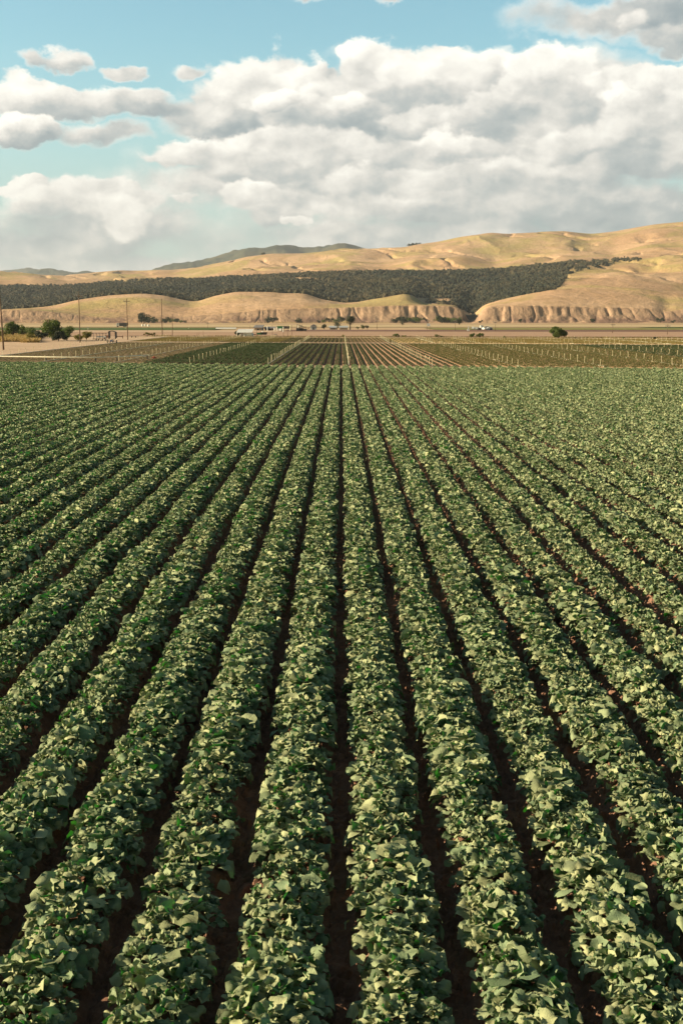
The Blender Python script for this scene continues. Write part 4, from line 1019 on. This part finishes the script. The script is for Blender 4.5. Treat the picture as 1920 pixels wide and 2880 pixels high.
# tanks, towers and gear of the packing yard
def tank(px, py, h, r, m, label, legs=False, group='tanks and silos of the packing yard'):
    p = at(px, py); t = empty('storage_tank', (*p, 0), 0, label, 'tank', group); k_ = .33 if h < 7.9 else 1; t.scale = (k_, k_, k_)
    z0 = h * .3 if legs else 0
    mb = MB(); mb.tube([(0, 0, z0), (0, 0, h * .9)], r, 14); mb.build('shell', M[m], t, False)
    mb = MB(); mb.tube([(0, 0, h * .9 + .003), (0, 0, h)], [r * 1.02, r * .25], 14); mb.build('cap', M[m], t)
    if legs:
        for q in range(4):
            mb = MB(); mb.tube([(r * .8 * math.cos(q * 1.57), r * .8 * math.sin(q * 1.57), 0), (r * .8 * math.cos(q * 1.57), r * .8 * math.sin(q * 1.57), z0)], .08, 5); mb.build('leg', M['galv'], t)
for a_ in [(752, 931, 6.2, .55, 'white', 'slim white tank on the yard, first right of the barn'), (739, 940, 3.2, .7, 'white', 'squat white tank close behind the pale yard'),
           (772, 929.5, 3.6, .9, 'white', 'low white tank at the left of the packing yard'), (779, 929.5, 4.2, .9, 'white', 'white tank second from the left in the packing yard'),
           (785, 929.5, 2.8, 1.0, 'galv', 'small silver tank among the white tanks'), (797, 934, 6.6, .60, 'white', 'tallest slim white silo in front of the packing yard'),
           (816, 930, 7.6, .6, 'riser', 'tall cream silo right of the slim white silo'), (790, 930, 3.0, 1.3, 'white', 'wide low white tank right of the small silver tank'),
           (838, 932, 7.4, .45, 'white', 'slim white stack left of the dark machinery')]:
    tank(*a_)
for px, py, m, w_, h_, lb in [(729, 943.5, 'green', 1.6, 1.7, 'green cart on the pale yard'), (742, 943.5, 'dark', 2.2, 2.0, 'dark bin wagon on the pale yard'), (715, 944, 'rust', 1.3, 1.0, 'rusty low bin beside the white shed'),
                      (775, 943, 'galv', 1.2, .8, 'pale low bin lying on the pale yard'), (788, 926, 'green', 3.2, 3.0, 'green tarpaulin covered wagon behind the white tanks'), (806, 926, 'dark', 4.0, 3.0, 'dark wagon between the two tall silos')]:
    p = at(px, py); t = empty('farm_cart', (*p, 0), 0, lb, 'cart', 'carts and bins of the packing yard'); t.scale = (.5,) * 3
    mb = MB(); mb.add([(-w_ * .8, -.8, .5), (w_ * .8, -.8, .5), (w_ * .8, .8, .5), (-w_ * .8, .8, .5), (-w_, -1, h_), (w_, -1, h_), (w_, 1, h_), (-w_, 1, h_)], [(0, 3, 2, 1), (4, 5, 6, 7), (0, 1, 5, 4), (1, 2, 6, 5), (2, 3, 7, 6), (3, 0, 4, 7)]); mb.build('body', M[m], t)
    for sx in (-w_ * .5, w_ * .5): wheel(t, sx, -.9, .35, .2)
# dark machinery heap with conveyor frames
for px, w_, h_, lb in [(842, 3.2, 6.5, 'dark loading machine with a frame tower right of the tanks'), (852, 3.4, 5.0, 'lower dark machine at the right end of the packing yard')]:
    p = at(px, 932); t = empty('loading_machine', (*p, 0), 0, lb, 'farm machine', 'machines of the packing yard'); t.scale = (.42,) * 3
    boxp('body', (-w_, w_, -1, 1, .6, h_ * .5), M['dark'], t)
    mb = MB()
    for sx in (-w_ * .7, w_ * .1, w_ * .8): mb.tube([(sx, 0, h_ * .5), (sx, 0, h_)], .18, 5)
    mb.tube([(-w_ * .8, 0, h_), (w_ * .8, 0, h_ * .8)], .22, 5); mb.build('frame', M['dark'], t)
    mb = MB(); mb.tube([(w_ * .5, 0, 1.0), (w_ * 1.8, 0, h_ * .65)], .3, 6); mb.build('conveyor', M['rust'], t)
    for sx in (-w_ * .7, w_ * .7): wheel(t, sx, -1.1, .8, .4)
for q, (px, py) in enumerate([(401, 917.5), (409, 917.5), (418, 918)]):
    tank(px, py, 4.0, 1.9, 'white', ('small', 'tall', 'last')[q] + ' pale round tank of the three beyond the left green strip', False, 'round tanks beyond the left green strip')
# white crates along edge of green strip
for q, (px, py) in enumerate([(248, 927), (354, 924.5), (531, 925)]):
    p = at(px, py); t = empty('pump_box', (*p, 0), 0, ('pale pump box in the green strip left of the planter trailer', 'pale pump box in the green strip right of the planter trailer', 'pale pump box in the green strip left of the white tunnel')[q], 'pump', 'pump boxes in the green strip'); t.scale = (.4,) * 3
    boxp('casing', (-.8, .8, -.5, .5, 0, 2.4), M['riser'], t); boxp('lid', (-.95, .95, -.6, .6, 2.403, 2.6), M['white'], t)

# ------------------------------------------------------------------ haze
mb = MB(); mb.box(-9400, 9400, -500, 13600, -6.5, 580)
hm = bpy.data.materials.new('haze'); hm.use_nodes = True; nt = hm.node_tree; nt.nodes.clear()
pv = nt.nodes.new('ShaderNodeVolumePrincipled'); pv.inputs['Color'].default_value = (.86, .92, 1.0, 1); pv.inputs['Density'].default_value = 5e-5; pv.inputs['Anisotropy'].default_value = .2
om = nt.nodes.new('ShaderNodeOutputMaterial'); nt.links.new(pv.outputs[0], om.inputs['Volume'])
tag(mb.build('haze', hm), kind='stuff')
